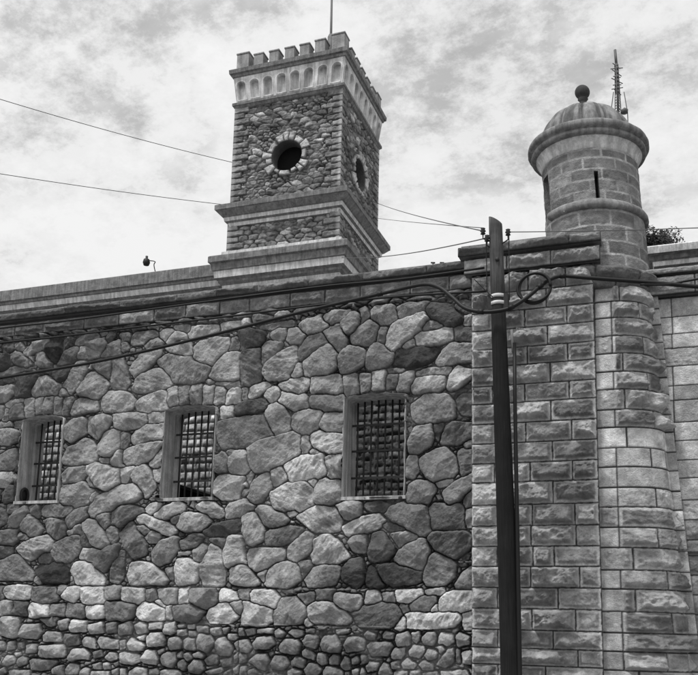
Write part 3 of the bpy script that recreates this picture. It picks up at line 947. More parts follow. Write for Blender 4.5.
def turret():
    rows = [];  zs = [6.60, 6.80, 7.0, 7.22, 7.44, 7.6]
    R = random.Random(4)
    def ring(z0, z1, i):
        n = 10; js = [-PI+(i % 2)*PI/n*1.0+2*PI*k/n for k in range(n+1)]
        js = [-PI]+[j+R.uniform(-.08, .08) for j in js if -PI+.1 < j < PI-.1]+[PI]
        return (z0, z1, [j*.69 for j in js])
    rows = [ring(a, b, i) for i, (a, b) in enumerate(zip(zs[:-1], zs[1:]))]
    zs2 = [7.56, 7.735, 7.90, 8.065, 8.23, 8.36, 8.40]
    rows2 = [ring(a, b, i+1) for i, (a, b) in enumerate(zip(zs2[:-1], zs2[1:]))]
    def mp(r0, flare=None):
        def f(U, V, h):
            th = U/.69; r = r0+h+(flare(V) if flare else 0)
            return TX+r*np.sin(th)+LEAN(V), TY-r*np.cos(th), V-TILT*r*np.sin(th)
        return f
    def fn(rr, seed):
        def f(U, V):
            d, sid, cu, cv, sz = ashlar(U, V, rr, .0)
            Rn = np.random.RandomState(seed); tn = Rn.uniform(3.1, 4.8, int(sid.max())+1)[sid]
            e = sst(d+.010*fbm(U, V, .07, 3, seed+5), .006, .022)     # dark blocks, pale raised pointing
            t = alb(tn)*(1+.35*fbm(U, V, .1, 4, seed))*e+alb(5.7+2.6*fbm(U, V, .3, 3, seed+4))*(1+.3*fbm(U, V, .05, 3, seed+2))*(1-e)
            return e*(.006+.012*fbm(U, V, .09, 4, seed+1))+.006*(1-e), t
        return f
    C = .69*PI
    mb = Mesh(); mb.field(lin(-C, C, .012), lin(6.60, 7.56, .01), fn(rows, 91), mp(.675)); mb.build('lower_shaft', M['stone'], TUR)
    slit = lambda U, V: ~((np.abs(U/.69-.17) < .042) & (V > 7.62) & (V < 8.02)) & ~((U/.69 > -1.30) & (U/.69 < -.98) & (V > 7.60) & (V < 8.20))
    mb = Mesh(); mb.field(lin(-C, C, .008), lin(7.54, 8.40, .01), fn(rows2, 92), mp(.66), slit); 
    o = mb.build('upper_shaft', M['stone'], TUR)
    for a0, a1, z0, z1, nm in ((.17-.044, .17+.044, 7.62, 8.02, 'slit_window'), (-1.31, -.97, 7.60, 8.20, 'doorway')):
        mb = Mesh(); ring_ = []
        for r in (.667, .50):
            ring_.append([(TX+r*math.sin(a)+LEAN(z), TY-r*math.cos(a), z-TILT*r*math.sin(a)) for a, z in ((a0, z0), (a1, z0), (a1, z1), (a0, z1))])
        v = ring_[0]+ring_[1]; mb.add(v, [(k, (k+1) % 4, 4+(k+1) % 4, 4+k) for k in range(4)], .16); mb.build(nm, M['stone'], o, False)
    mb = Mesh(); lathe(mb, [(.10, 7.5), (.49, 7.5), (.49, 8.4), (.1, 8.4)], TX, TY, 40, .02, 0, LEAN); mb.build('inner_shade', M['dark_iron'], TUR)  # dark drum added as shade behind the slit and doorway
    # moulded band between the shafts, open where the doorway stands
    prof = [(.60, 7.46), (.70, 7.465), (.728, 7.48), (.74, 7.515), (.735, 7.55), (.715, 7.58), (.66, 7.62), (.60, 7.62), (.60, 7.46)]
    mb = Mesh(); th = np.linspace(-.95, 2*PI-2.0, 220); TH, ZZ = np.meshgrid(th, [p[1] for p in prof]); RR = np.repeat(np.array([p[0] for p in prof])[:, None], 220, 1)
    RR = np.where(RR > .62, RR+.012*fbm(TH*.7, ZZ, .2, 3, 621)+.006*ridge(TH*.7, ZZ, .08, 3, 623), RR)
    gx, gy, gz = TX+RR*np.sin(TH)+LEAN(ZZ), TY-RR*np.cos(TH), ZZ-TILT*RR*np.sin(TH)
    mb.grid(gx, gy, gz, np.full(TH.shape, .2))
    for k in (0, -1): e_ = [(gx[i, k], gy[i, k], gz[i, k]) for i in range(8)]; mb.add(e_, [(0, 1, 2, 7), (7, 2, 3, 4), (7, 4, 5, 6)], .2)
    mb.build('band_moulding', M['plaster2'], TUR)
    # corbel ring under the shaft
    pz_ = np.array([6.30, 6.33, 6.40, 6.43, 6.455, 6.50, 6.56, 6.60, 6.64]); pr_ = np.array([.60, .68, .715, .70, .755, .79, .80, .77, .66])
    crow = [(6.29, 6.44, [j*.69 for j in np.linspace(-PI, PI, 10)]), (6.44, 6.66, [j*.69 for j in np.linspace(-PI, PI, 9)])]
    def cf(U, V):
        h, t = rockface(*ashlar(U, V, crow, .004), U, V, 96, .03, .01, (2.2, 3.8), 3.4); return h+np.interp(V, pz_, pr_), t
    mb = Mesh(); mb.field(lin(-C, C, .012), lin(6.30, 6.64, .01), cf, mp(0)); mb.build('corbel_ring', M['stone'], TUR)
    # pale frieze flaring to the cornice, then the cornice ring
    mb = Mesh(); lathe(mb, [(.665, 8.37), (.678, 8.385), (.685, 8.42), (.71, 8.48), (.75, 8.54)], TX, TY, 160, .4, 0, LEAN); mb.build('frieze', M['plaster'], TUR)
    prof = [(.70, 8.52), (.775, 8.535), (.80, 8.555), (.805, 8.585), (.79, 8.61), (.795, 8.62), (.835, 8.63), (.85, 8.655), (.85, 8.70), (.835, 8.725), (.79, 8.745), (.70, 8.77)]
    mb = Mesh(); lathe(mb, prof, TX, TY, 240, .2, 0, LEAN, worn=.006); mb.build('cornice_ring', M['dome'], TUR)
    pr = [(.70, 8.76)]+[(.665*math.cos(a)**.78, 8.75+.575*math.sin(a)) for a in np.linspace(.02, PI/2-.05, 22)]+[(.02, 9.33)]
    mb = Mesh(); lathe(mb, pr, TX, TY, 336, .2, 0, LEAN, worn=.004, tonefn=lambda T, Z: .23*(1-.5*np.clip(1-np.abs(np.sin(T*6))*3.2, 0, 1))*(1-.5*sst(fbm(T*2.2, Z*.5, .3, 4, 611), .05, .3)), gore=lambda T: 1-.085*(1-np.abs(np.sin(T*6))**.5))  # gore grooves toned darker, with random darker patches over the dome
    d = mb.build('dome', M['dome_t'], TUR)
    pr = [(.12, 9.30), (.12, 9.35), (.085, 9.38), (.055, 9.44), (.05, 9.50), (.075, 9.53), (.06, 9.55)]
    c = 9.645; pr += [(.108*math.cos(a), c+.108*math.sin(a)) for a in np.linspace(-.75, PI/2, 16)]
    mb = Mesh(); lathe(mb, pr, TX, TY, 32, .2, 0, LEAN); mb.build('finial', M['finial'], d)
M['plaster2'] = material('grey_moulding', .24, .65, 1.2, 4, 40, .5, .008, streak=.35)
M['finial'] = material('finial_stone', .05, .7, 1.3, 12, 60, .4, .006)
turret()

# ------------------------------------------------------------------ the ashlar wall right of the turret
SIDE = empty('ashlar_wall', (1.5, .6, 0), 'smooth ashlar wall with a projecting string course, right of the round turret', 'wall')
def side_wall():
    RZ = [6.28, 6.01, 5.77, 5.57, 5.32, 5.05, 4.85, 4.55, 4.30, 4.04, 3.80, 3.51, 3.25, 2.99, 2.79, 2.54, 2.29, 2.04, 1.79, 1.54, 1.30, 1.05, .8, .55, .3, .05]
    R = random.Random(3); rows = []
    for i in range(len(RZ)-1):
        js = [-.45]; x = .17-i*.004 if i % 2 == 0 else R.uniform(.75, .95)
        if i in (1, 5, 7, 9): x = .18-i*.006
        while x < 3.9: js.append(x); x += R.uniform(.45, .9)
        rows.append((RZ[i+1], RZ[i], js+[4.0]))
    def fn(U, V):
        f = ashlar(U, V, rows, .004)
        h, t = rockface(*f, U, V, 101, .012, .02, (5, 7.4), 6.2, smooth=.85)
        h2, t2 = rockface(*f, U, V, 102, .045, .02, (3.0, 4.6), 4.4)
        k = sst(V, 3.26, 3.24); return h*(1-k)+h2*k, t*(1-k)+t2*k
    mb = Mesh(); mb.field(np.concatenate([lin(-.45, .8, .01), lin(.82, 4.0, .025)]), np.concatenate([np.arange(.05, .9, .025), np.arange(.9, 6.29, .01)]), fn, front(.42), skirt=.1)
    mb.box(-.45, 4.0, .47, 1.0, 0, 6.6, .2); mb.build('wall_face', M['stone'], SIDE)
    # pilaster strip where the round drum dies into the wall
    rows2 = [(SZ[i+1], SZ[i], [-1, 0.5]) for i in range(len(SZ)-1)]
    mb = Mesh()
    def mp(U, V, h): xe = -.10+(6.2-V)*.068; return xe-.10+U*(.21), .365-h, V
    mb.field(lin(0, 1, .1), np.arange(.05, 6.35, .011), lambda U, V: rockface(*ashlar(U*.2-.1, V, rows2), U*.2, V, 103, .01, .02, (4.8, 7), 6.2, smooth=.9), mp, skirt=.12)
    mb.build('pilaster_strip', M['stone'], SIDE)
side_wall()
course('string_course', SIDE, -.2, 4.0, 6.30, 6.555, .30, .55, 104, tone=(3.2, 5), bulge=.045, back=.9)
course('coping_slab', SIDE, -.25, 4.0, 6.575, 6.66, .24, .9, 105, tone=(4, 5.5), bulge=.02, margin=.008, back=1.0)

# ------------------------------------------------------------------ buildings behind
def sweep(mb, prof, x0, x1, y0, y1, tones, mis):
    """a moulding carried round a rectangle; prof = (projection, height)"""
    loops = [[(x0-o, y0-o, z), (x1+o, y0-o, z), (x1+o, y1+o, z), (x0-o, y1+o, z)] for o, z in prof]
    for i in range(len(prof)-1):
        for k in range(4):
            a, b = loops[i][k], loops[i][(k+1) % 4]; c, d = loops[i+1][(k+1) % 4], loops[i+1][k]
            n = max(1, int(math.dist(a, b)/.25)); t = np.linspace(0, 1, n+1)[:, None]
            A = np.array(a)*(1-t)+np.array(b)*t; B = np.array(d)*(1-t)+np.array(c)*t
            mb.grid(np.stack([A[:, 0], B[:, 0]]), np.stack([A[:, 1], B[:, 1]]), np.stack([A[:, 2], B[:, 2]]), np.full((2, n+1), tones[i]), None, mis[i])
def moulding(name, parent, prof, x0, x1, y0, y1, mis, mats):
    mb = Mesh(); sweep(mb, prof, x0, x1, y0, y1, [.2]*len(mis), mis); return mb.build(name, mats, parent, False)
X0, X1, Y0, Y1 = -11.59, -8.32, 10.0, 13.36
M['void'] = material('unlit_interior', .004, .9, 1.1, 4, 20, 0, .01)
TOW = empty('clock_tower', ((X0+X1)/2, (Y0+Y1)/2, 0), 'dark rubble clock tower with battlements, arched frieze and an empty round clock opening', 'tower')
faces = [lambda U, V, h: (X0+U, Y0-h, V), lambda U, V, h: (X1+h, Y0+U, V), lambda U, V, h: (X1-U, Y1+h, V), lambda U, V, h: (X0-h, Y1-U, V)]
W = X1-X0; D_ = Y1-Y0; HC = (W/2+.03, 15.22)
def tower_fn(z0, z1, width, seed, clock, tone=(2.2, 5.2), bulge=.065):
    def fn(U, V):
        wu = U+.03*fbm(U, V, .16, 4, seed, .6); wv = V+.03*fbm(U, V, .16, 4, seed+1, .6)
        d, k, cu, cv = voronoi(wu, wv, .34, .15, seed+2, .62)
        d2, k2, cu2, cv2 = voronoi(wu, wv, .20, .10, seed+3, .7)
        big = vn(cu*1.4, cv*1.9, seed+4) > .08
        d = np.where(big, d2, d); k = np.where(big, k2, k); cu = np.where(big, cu2, cu); cv = np.where(big, cv2, cv)
        h = relief(np.maximum(d-.006, 0), k, cu, cv, np.where(big, .13, .22), U, V, seed+5, bulge)
        R = np.random.RandomState(seed+6); tn = R.uniform(tone[0], tone[1], 4200)+(R.rand(4200) > .88)*2.2
        t = alb(tn[k % 4200])*(1+.7*fbm(U, V, .14, 5, seed+7, .65)); s = sst(d, .002, .014)
        open_ = sst(fbm(U, V, .35, 4, seed+14), -.12, .22); h = h*s-(.008+.03*open_)*(1-s); t = t*s+alb(3.0-2.2*open_)*(1-s)
        # quoins, long and short
        row = np.floor((V-z0)/.19); fr = np.mod(V-z0, .19); wd = np.where(np.mod(row, 2) == 0, .42, .24)+.05*fbm(row*3.3, row*0, 1, 1, seed)
        e0 = np.minimum(U, width-U); q = e0 < wd; dq = np.minimum(np.minimum(fr, .19-fr), wd-e0)
        eq = sst(dq, .008, .03); tq = R.uniform(2.8, 5.2, 999)[(row.astype(int)*2+(U > width/2)) % 999]
        edge = sst(e0, .06, .02)
        h = np.where(q, .035+.045*eq*(.7+.8*fbm(U, V, .1, 3, seed+8))*(1-edge)-.03*(1-eq), h)
        t = np.where(q, alb(tq+1.6*edge)*(1+.35*fbm(U, V, .08, 3, seed+9))*eq+alb(1.2)*(1-eq), t)
        if clock:
            r = np.hypot(U-HC[0], V-HC[1])+.03*fbm(U, V, .15, 3, seed+13)*0; a = np.arctan2(V-HC[1], U-HC[0])+PI; n = 15
            a = np.mod(a+.10*np.sin(3*a+seed)+.07*np.sin(5*a+1), 2*PI)
            sec = np.floor(a/(2*PI)*n); fa = np.mod(a/(2*PI)*n, 1); lo = R.uniform(.13, .34, 20)[sec.astype(int) % 20]
            dv = np.minimum(np.minimum(fa, 1-fa)*2*PI/n*r, np.minimum(r-.455, .455+lo-r)); v_ = (r > .40) & (r < .455+lo)
            ev = sst(dv, .008, .04)
            h = np.where(v_, .02+.07*ev*(1+.5*fbm(U, V, .1, 3, seed+10)), h)
            t = np.where(v_, alb(R.uniform(5.2, 8.5, 20)[sec.astype(int) % 20])*(1+.25*fbm(U, V, .1, 3, seed+11))*ev+alb(1.5)*(1-ev), t)
        h = h*(1-edge)+.075*edge
        return h, np.clip(t, .015, .5)
    return fn
def wrap(f, fw):
    """let the corner edge run out to meet the next face"""
    def g(U, V, h):
        k0 = sst(U, .07, .0); k1 = sst(fw-U, .07, .0); return f(U-h*k0+h*k1, V, h)
    return g
def shaft():
    mb = Mesh(); z0, z1 = 13.80, 17.10
    for i, f in enumerate(faces):
        st = .016 if i < 2 else .05
        fw = W if i % 2 == 0 else D_
        kp = (lambda U, V: np.hypot(U-HC[0], V-HC[1]) > .455)
        mb.field(lin(0, fw, st), lin(z0, z1, st), tower_fn(z0, z1, fw, 200+i*20, i < 2), wrap(f, fw), kp if i < 2 else None)
    o = mb.build('shaft', M['tstone'], TOW)
    for i, f in enumerate(faces[:2]):
        mb = Mesh(); th = np.linspace(0, 2*PI, 49); TH, HH = np.meshgrid(th, [.06, .0, -.15, -.34])
        RR = np.where(HH > .03, .47, .462)
        x, y, z = f(HC[0]+RR*np.cos(TH), HC[1]+RR*np.sin(TH), HH); mb.grid(x, y, z, np.full(TH.shape, .11)); mb.build('clock_opening', M['tstone'], o)
    mb = Mesh(); mb.box(X0+.335, X1-.335, Y0+.335, Y1-.335, 13.9, 17.0); mb.build('dark_interior', M['void'], o, False)  # black block stands in for shade behind both clock openings
    return o
shaft()
def tower_base():
    mb = Mesh(); z0, z1 = 11.0, 13.35
    for i, f in enumerate(faces):
        st = .018 if i < 2 else .06
        fw = W if i % 2 == 0 else D_
        wf = wrap(f, fw); g = lambda U, V, h, f=wf: f(U, V, h+.03)
        mb.field(lin(-.0, fw, st), lin(z0, z1, st), tower_fn(z0, z1, fw, 300+i*20, False, (2.8, 5.0)), g)
    mb.build('base', M['tstone'], TOW)
tower_base()
G = [M['slab'], M['plaster'], M['plaster2']]
moulding('base_cornice', TOW, [(.04, 13.20), (.10, 13.22), (.11, 13.33), (.18, 13.37), (.20, 13.48), (.24, 13.50), (.37, 13.64), (.40, 13.66), (.40, 13.80), (.36, 13.83), (.0, 13.97)], X0, X1, Y0, Y1, [2, 1, 2, 1, 2, 2, 0, 0, 0, 0], G)
moulding('plinth_cornice', TOW, [(.05, 11.20), (.14, 11.24), (.16, 11.40), (.24, 11.46), (.25, 11.52), (.33, 11.58), (.35, 11.78), (.39, 11.80), (.42, 11.98), (.48, 12.02), (.48, 12.19), (.45, 12.22), (.21, 12.30), (.20, 12.42), (.02, 12.46)], X0, X1, Y0, Y1, [2, 1, 2, 0, 2, 1, 2, 0, 0, 0, 0, 0, 1, 1], G)
moulding('frieze_ledge', TOW, [(.02, 16.98), (.07, 17.0), (.12, 17.06), (.14, 17.07), (.14, 17.15), (.03, 17.2)], X0, X1, Y0, Y1, [2, 2, 0, 0, 0], G)
def frieze():
    mb = Mesh(); z0, z1 = 17.17, 18.02; n = 8
    for i, f in enumerate(faces):
        fw = W if i % 2 == 0 else D_; off = lambda V: .04+.10*(V-z0)/(z1-z0)
        def fn(U, V):
            p = (fw+.0)/n; c = (np.floor(U/p)+.5)*p; x = np.abs(U-c); hw = .125
            d = np.where(V < 17.70, hw-x, hw-np.hypot(x, V-17.70)); d = np.minimum(d, V-17.27)
            r = sst(d, -.004, .012); t = .68*(1+.4*fbm(U, V, .3, 4, 400+i))*(1-.22*r*sst(V, 17.45, 17.8))  # niches darken towards the arch: shade put into the plaster tone
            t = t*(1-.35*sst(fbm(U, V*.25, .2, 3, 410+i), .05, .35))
            return -.11*r+.02*sst(np.abs(d+.02), .022, .012), t
        st = .012 if i < 2 else .05
        def g(U, V, h, f=f, fw=fw):
            o = off(V); return f((U-fw/2)*(fw+2*o)/fw+fw/2, V, h+o)
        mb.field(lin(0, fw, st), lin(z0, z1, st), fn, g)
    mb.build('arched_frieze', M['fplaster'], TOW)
M['fplaster'] = material('frieze_plaster', None, .8, 1.12, 4, 40, .3, .006, streak=.25)
frieze()
moulding('parapet_ledge', TOW, [(.12, 17.97), (.17, 17.99), (.19, 18.05), (.24, 18.08), (.25, 18.20), (.20, 18.24), (.05, 18.28), (-.5, 18.28), (-.5, 18.2)], X0, X1, Y0, Y1, [2, 2, 0, 0, 0, 0, 0, 0], G)
def merlons():
    o = .09; x0, x1, y0, y1 = X0-o, X1+o, Y0-o, Y1+o; th = .34; R = random.Random(12); w = .32
    def one(a0, a1, b0, b1, h):
        mb = Mesh(); z0 = 18.22; z1 = z0+h; a0 += R.uniform(-.02, .02); a1 += R.uniform(-.02, .02)
        mb.box(a0, a1, b0, b1, z0, z1, .2, 0); mb.box(a0-.018, a1+.018, b0-.018, b1+.018, z1, z1+.05, .2, 0)
        ob = mb.build('merlon', M['merlon'], TOW, False)
        bv = ob.modifiers.new('worn', 'BEVEL'); bv.width = .012; bv.segments = 2
    def side(n, lo, hi, cw):
        free = (hi-cw)-(lo+cw); g = (free-5*w)/6; return [lo+cw+g+(w+g)*k for k in range(5)]
    cw = .40
    for a in (x0, x1-cw):
        for b in (y0, y1-cw): one(a, a+cw, b, b+cw, .54+R.uniform(-.01, .03))
    for p in side(5, x0, x1, cw):
        for b in (y0, y1-th): one(p, p+w, b, b+th, .45+R.uniform(-.03, .03))
    for p in side(5, y0, y1, cw):
        for a in (x0, x1-th): one(a, a+th, p, p+w, .45+R.uniform(-.03, .03))
M['merlon'] = material('merlon_stone', .30, .65, 1.3, 3, 30, .6, .012, streak=.3)
merlons()

BLD = empty('prison_building', (-22, 12, 0), 'long building behind the wall, banded plaster cornice under the skyline left of the tower', 'building')
CP = [(.0, 10.6), (.05, 11.18), (.16, 11.22), (.18, 11.36), (.24, 11.40), (.26, 11.44), (.36, 11.50), (.40, 11.66), (.44, 11.68), (.46, 11.74), (.52, 11.76), (.52, 12.10), (.48, 12.13), (-.4, 12.2)]
moulding('cornice', BLD, CP, -44, -9.0, 10.38, 14.4, [2, 2, 1, 2, 2, 2, 1, 2, 2, 0, 0, 0, 0], G)
def bfront(x0, x1, y, z0, z1, name, parent, seed, tone, step=.05):
    rows = rows_even(z0, z1, int((z1-z0)/.3), x0, x1, .55, seed)
    mb = Mesh(); mb.field(lin(x0, x1, step), lin(z0, z1, step), lambda U, V: rockface(*ashlar(U, V, rows, .015), U, V, seed, .05, .03, tone, 5.5), front(y)); mb.box(x0, x1, y+.05, y+3.5, z0, z1-.05, .2)
    return mb.build(name, M['tstone'], parent)
bfront(-44, -9.0, 10.40, 0, 11.2, 'front_wall', BLD, 501, (3.5, 6), .12)
mb = Mesh(); mb.box(-44, -9.1, 10.45, 14.3, 12.1, 12.18); mb.build('roof', M['slab'], BLD, False)

WING = empty('gatehouse_wing', (4, 7, 0), 'low wing with white cornice bands behind the ashlar wall, at the right edge', 'building')
moulding('cornice', WING, [(.0, 8.6), (.04, 8.72), (.06, 8.75), (.06, 8.80), (.03, 8.81), (.03, 9.09), (.10, 9.11), (.12, 9.20), (.18, 9.22), (.20, 9.29), (.30, 9.31), (.33, 9.44), (.30, 9.47), (-1, 9.5)], .05, 14, 6.3, 9.5, [0, 2, 1, 0, 0, 2, 1, 2, 0, 2, 1, 1, 0], G)
mb = Mesh(); mb.box(.06, 13.9, 6.32, 9.4, 0, 8.65); mb.build('front_wall', M['core'], WING, False)

# what the barred windows look on to
CELL = empty('cell_block', (-9, 4, 0), 'pale coursed cell block glimpsed through the two left windows', 'building')
def cell():
    rows = rows_even(.1, 6.4, 40, -15, -6.55, .22, 511, .45)
    mb = Mesh(); mb.field(lin(-15, -6.55, .022), lin(.1, 6.4, .022), lambda U, V: rockface(*ashlar(U, V, rows, .012), U, V, 512, .025, .006, (5.5, 10.5), 7, mort=4), front(3.0), skirt=.1)
    mb.box(-15, -6.56, 3.05, 5.5, 0, 6.35, .3); mb.build('front_wall', M['stone'], CELL)
cell()
YARD = empty('yard_wall', (-4, 2.7, 0), 'dark rubble wall seen behind the bars of the window nearest the pier', 'wall')
def yard():
    rows = rows_even(.05, 6.3, 46, -6.5, .2, .19, 521, .6)
    f = lambda U, V: rockface(*ashlar(U+.03*fbm(U, V, .2, 3, 523), V+.03*fbm(U, V, .2, 3, 524), rows, .004), U, V, 522, .025, .004, (1.4, 4.2), 2.8, mort=2)
    mb = Mesh(); mb.field(lin(-6.5, .2, .022), lin(.05, 6.3, .022), f, front(2.6)); mb.box(-6.5, .2, 2.66, 3.0, 0, 6.28, .15); mb.build('rubble_face', M['stone'], YARD)
yard()

# a shed in the yard, its roof seen low in the middle window
SHED = empty('yard_shed', (-8.0, 2.2, 0), 'dark sloping shed roof seen low behind the middle barred window', 'shed')
mb = Mesh(); p = at(190, 488, 1.6); q = at(214, 494, 1.6)
za, zb = p.z+.02, q.z-.06
v = [(p.x-.25, 1.5, za+.06), (q.x+.3, 1.5, zb-.06), (q.x+.3, 2.8, zb), (p.x-.25, 2.8, za+.1)]; v += [(a, b, c-.05) for a, b, c in v]
mb.add(v, [(0, 1, 2, 3), (7, 6, 5, 4), (0, 4, 5, 1), (1, 5, 6, 2), (2, 6, 7, 3), (3, 7, 4, 0)], .03); mb.build('roof', M['dark_iron'], SHED, False)
mb = Mesh(); mb.add([(a, b, c) for b in (1.6, 2.7) for a, c in ((p.x-.2, 0), (q.x+.25, 0), (q.x+.25, zb-.06), (p.x-.2, za+.0))], [(0, 1, 2, 3), (5, 4, 7, 6), (1, 5, 6, 2), (4, 0, 3, 7)], .03); mb.build('shed_wall', M['void'], SHED, False)

# ------------------------------------------------------------------ utility pole
PB = at(511, 675, -1.5); PT = at(495.5, 222, -1.5); dr = (PT-PB)/(PT.z-PB.z)
pz = lambda z: PB+dr*(z-PB.z)
POLE = empty('utility_pole', pz(.1), 'tall dark wooden utility pole leaning slightly in front of the stone pier', 'utility pole')
def pole_r(z): return .125-(z-.1)*.0063
mb = Mesh(); seg = 20; rows = []
for z in np.linspace(.08, 6.72, 40):
    c = pz(z); rows.append([(c.x+pole_r(z)*math.sin(a)*(1+.02*math.sin(3*a+z)), c.y-pole_r(z)*math.cos(a), z) for a in np.linspace(0, 2*PI, seg+1)])
c = pz(6.8); rows.append([(c.x+pole_r(6.8)*math.sin(a), c.y-pole_r(6.8)*math.cos(a), 6.80-.055*math.sin(a)) for a in np.linspace(0, 2*PI, seg+1)])
rows.append([(c.x, c.y, 6.80)]*(seg+1))
A = np.array(rows); mb.grid(A[..., 0], A[..., 1], A[..., 2], np.full(A.shape[:2], .05)); mb.build('post', M['wood'], POLE)
for py in (294.5, 301.5):
    z = at(497, py, -1.6).z; c = pz(z); mb = Mesh()
    prof = [(pole_r(z)+.001, z-.022), (pole_r(z)+.010, z-.02), (pole_r(z)+.010, z+.02), (pole_r(z)+.001, z+.022)]
    lathe(mb, prof, c.x, c.y, 28, .4); mb.build('strap', M['steel'], POLE)
z = at(497, 298, -1.6).z; c = pz(z)
mb = Mesh(); mb.box(c.x-.115, c.x+.125, c.y-.06, c.y+.06, z-.12, z+.07, .03); mb.build('clamp_box', M['dark_iron'], POLE, False)
INS = {}
z = at(498, 259, -1.6).z; c = pz(z); mb = Mesh(); tube(mb, [(c.x+.02, c.y-pole_r(z)-.02, z), (c.x+.02, c.y, z)], .026, 10); mb.build('dark_knot', M['dark_iron'], POLE)  # dark stub added in place of a knot spot on the post
for nm, px, py in (('a', 483, 231), ('b', 487, 238), ('c', 508, 232)):
    p = at(px, py, -1.55); c = pz(p.z); INS[nm] = p
    mb = Mesh(); lathe(mb, [(.0, p.z-.045), (.032, p.z-.04), (.02, p.z-.018), (.036, p.z-.005), (.022, p.z+.018), (.03, p.z+.03), (.0, p.z+.045)], p.x, p.y, 16, .03); ins = mb.build('insulator', M['porcelain'], POLE)
    mb = Mesh(); tube(mb, [(p.x, p.y, p.z-.03), (p.x, p.y, p.z-.10), (c.x, c.y, p.z-.17)], .009, 8); mb.build('bracket', M['dark_iron'], ins)
for pts in ([(486, 238), (486.5, 262), (487, 292)], [(509, 236), (509, 262), (509.5, 300)], [(474, 279), (484, 289), (493, 297)]):
    mb = Mesh(); tube(mb, catmull([at(x, y, -1.58) for x, y in pts]), .006, 6); mb.build('drop_wire', M['cable'], POLE)
mb = Mesh(); tube(mb, [at(514.5, 343, -1.5), at(515, 400, -1.5), at(517, 520, -1.52), at(519.5, 675, -1.56), at(521.5, 760, -1.56)], [.022, .022, .026, .03, .03], 12); mb.build('conduit', M['cable'], POLE)
mb = Mesh(); a = at(511.5, 330, -1.5); b = at(513, 352, -1.5); tube(mb, [a, b], .016, 10); mb.build('conduit_head', M['plaster2'], POLE)

# ------------------------------------------------------------------ wires
def wire(name, pts, r, mat, label, cat, group=None, run_on=False):
    pts = [tuple(p) for p in pts]
    if run_on:                                            # the line carries on past the edge of the view
        a, b = Vector(pts[0]), Vector(pts[1]); pts = [tuple(a+(a-b).normalized()*25)]+pts
    mb = Mesh(); tube(mb, pts, r, 8); o = mb.build(name, M[mat]); return tag(o, label, cat, group)
wire('overhead_wire', sag(at(-30, 90, 4), at(237, 163.5, 10.7), .08), .009, 'wire', 'upper of two thin wires crossing the left sky to the tower', 'wire', 'overhead wires', True)
wire('overhead_wire', sag(at(372, 201, 13.2), INS['a'], .06), .0075, 'wire', 'steeper thin wire from the tower flank down to the utility pole', 'wire', 'overhead wires')
wire('overhead_wire', sag(at(-30, 169, 4), at(236, 206, 10.7), .05), .009, 'wire', 'lower of two thin wires crossing the left sky to the tower', 'wire', 'overhead wires', True)
wire('overhead_wire', sag(at(372, 217.5, 13.2), at(484, 228, -1.55), .02), .0055, 'wire', 'nearly level faint wire between the tower flank and the pole head', 'wire', 'overhead wires')
wire('overhead_wire', sag(at(342, 257.5, 9.25), INS['b'], .10), .008, 'wire', 'short service wire from the tower cornice to the utility pole', 'wire', 'overhead wires')
wire('overhead_wire', sag(INS['c'], at(900, 217, -.8), .04), .006, 'wire', 'thin wire running right from the pole top across the turret', 'wire', 'overhead wires')
cab = [at(-300, 416, -.5), at(-25, 381, -.5), at(0, 378, -.5), at(100, 361, -.5), at(200, 338, -.55), at(300, 312.5, -.7), at(380, 294, -1.0), at(412, 286.5, -1.2), at(428, 284.5, -1.3), at(441, 288.5, -1.4), at(453, 298, -1.5), at(465, 308, -1.6), at(481, 311.8, -1.66), at(498, 311, -1.68), at(511, 307.5, -1.66), at(527, 297.5, -1.6), at(540, 286.5, -1.5), at(550, 279.5, -1.45), at(563, 276, -1.4), at(590, 278, -1.4), at(650, 282.5, -1.3), at(700, 287, -1.2), at(730, 289, -1.2), at(900, 306, -1.2)]
CAB = wire('power_cable', catmull(cab, 6), .025, 'cable', 'thick black cable sagging across the wall face and looping past the pole', 'cable')
wire('power_cable', catmull([at(640, 284.5, -1.33), at(668, 284.6, -1.28), at(684, 281.5, -1.2), at(700, 278.5, -1.2), at(730, 273, -1.2), at(900, 245, -1.2)], 6), .014, 'cable', 'black cable branching upward to the right edge beside the turret', 'cable')
for k in (6, 12, 14, 16, 18):                               # lashings
    a = Vector(cab[k]); b = (Vector(cab[k+1])-Vector(cab[k-1])).normalized()*.035
    mb = Mesh(); tube(mb, [tuple(a-b), tuple(a+b)], .033, 8); mb.build('cable_tie', M['cable'], CAB)
c = at(534.6, 288.3, -1.52); pts = []
for i in range(97):
    a = i/48*2*PI; pts.append((c.x+(.192+.010*math.sin(a*.5))*math.cos(a), c.y-.03+.03*i/96+.02*math.sin(a), c.z+(.192+.010*math.cos(a*.5+1))*math.sin(a)))
wire('cable_coil', pts, .017, 'cable', 'round coil of spare black cable hanging right of the pole', 'cable coil')
for k, (pts, lb) in enumerate((([(-300, 368), (-25, 331), (60, 322), (140, 311), (230, 298.8), (330, 286), (400, 279.5), (484, 268)], 'thin black line running along the upper ledge of the rubble wall'),
                ([(-300, 379), (-25, 345.5), (60, 337), (140, 327), (230, 316.5), (330, 304), (400, 296.5), (486, 291)], 'thin black line running along the lower ledge of the rubble wall'))):
    wire('power_cable', catmull([at(x, y+.35*math.sin(x*.7), -.33-.9*max(0, (x-330)/160)) for x, y in pts], 6), .016, 'cable', lb, 'cable')  # black tubes tracing the dark lines along both ledges

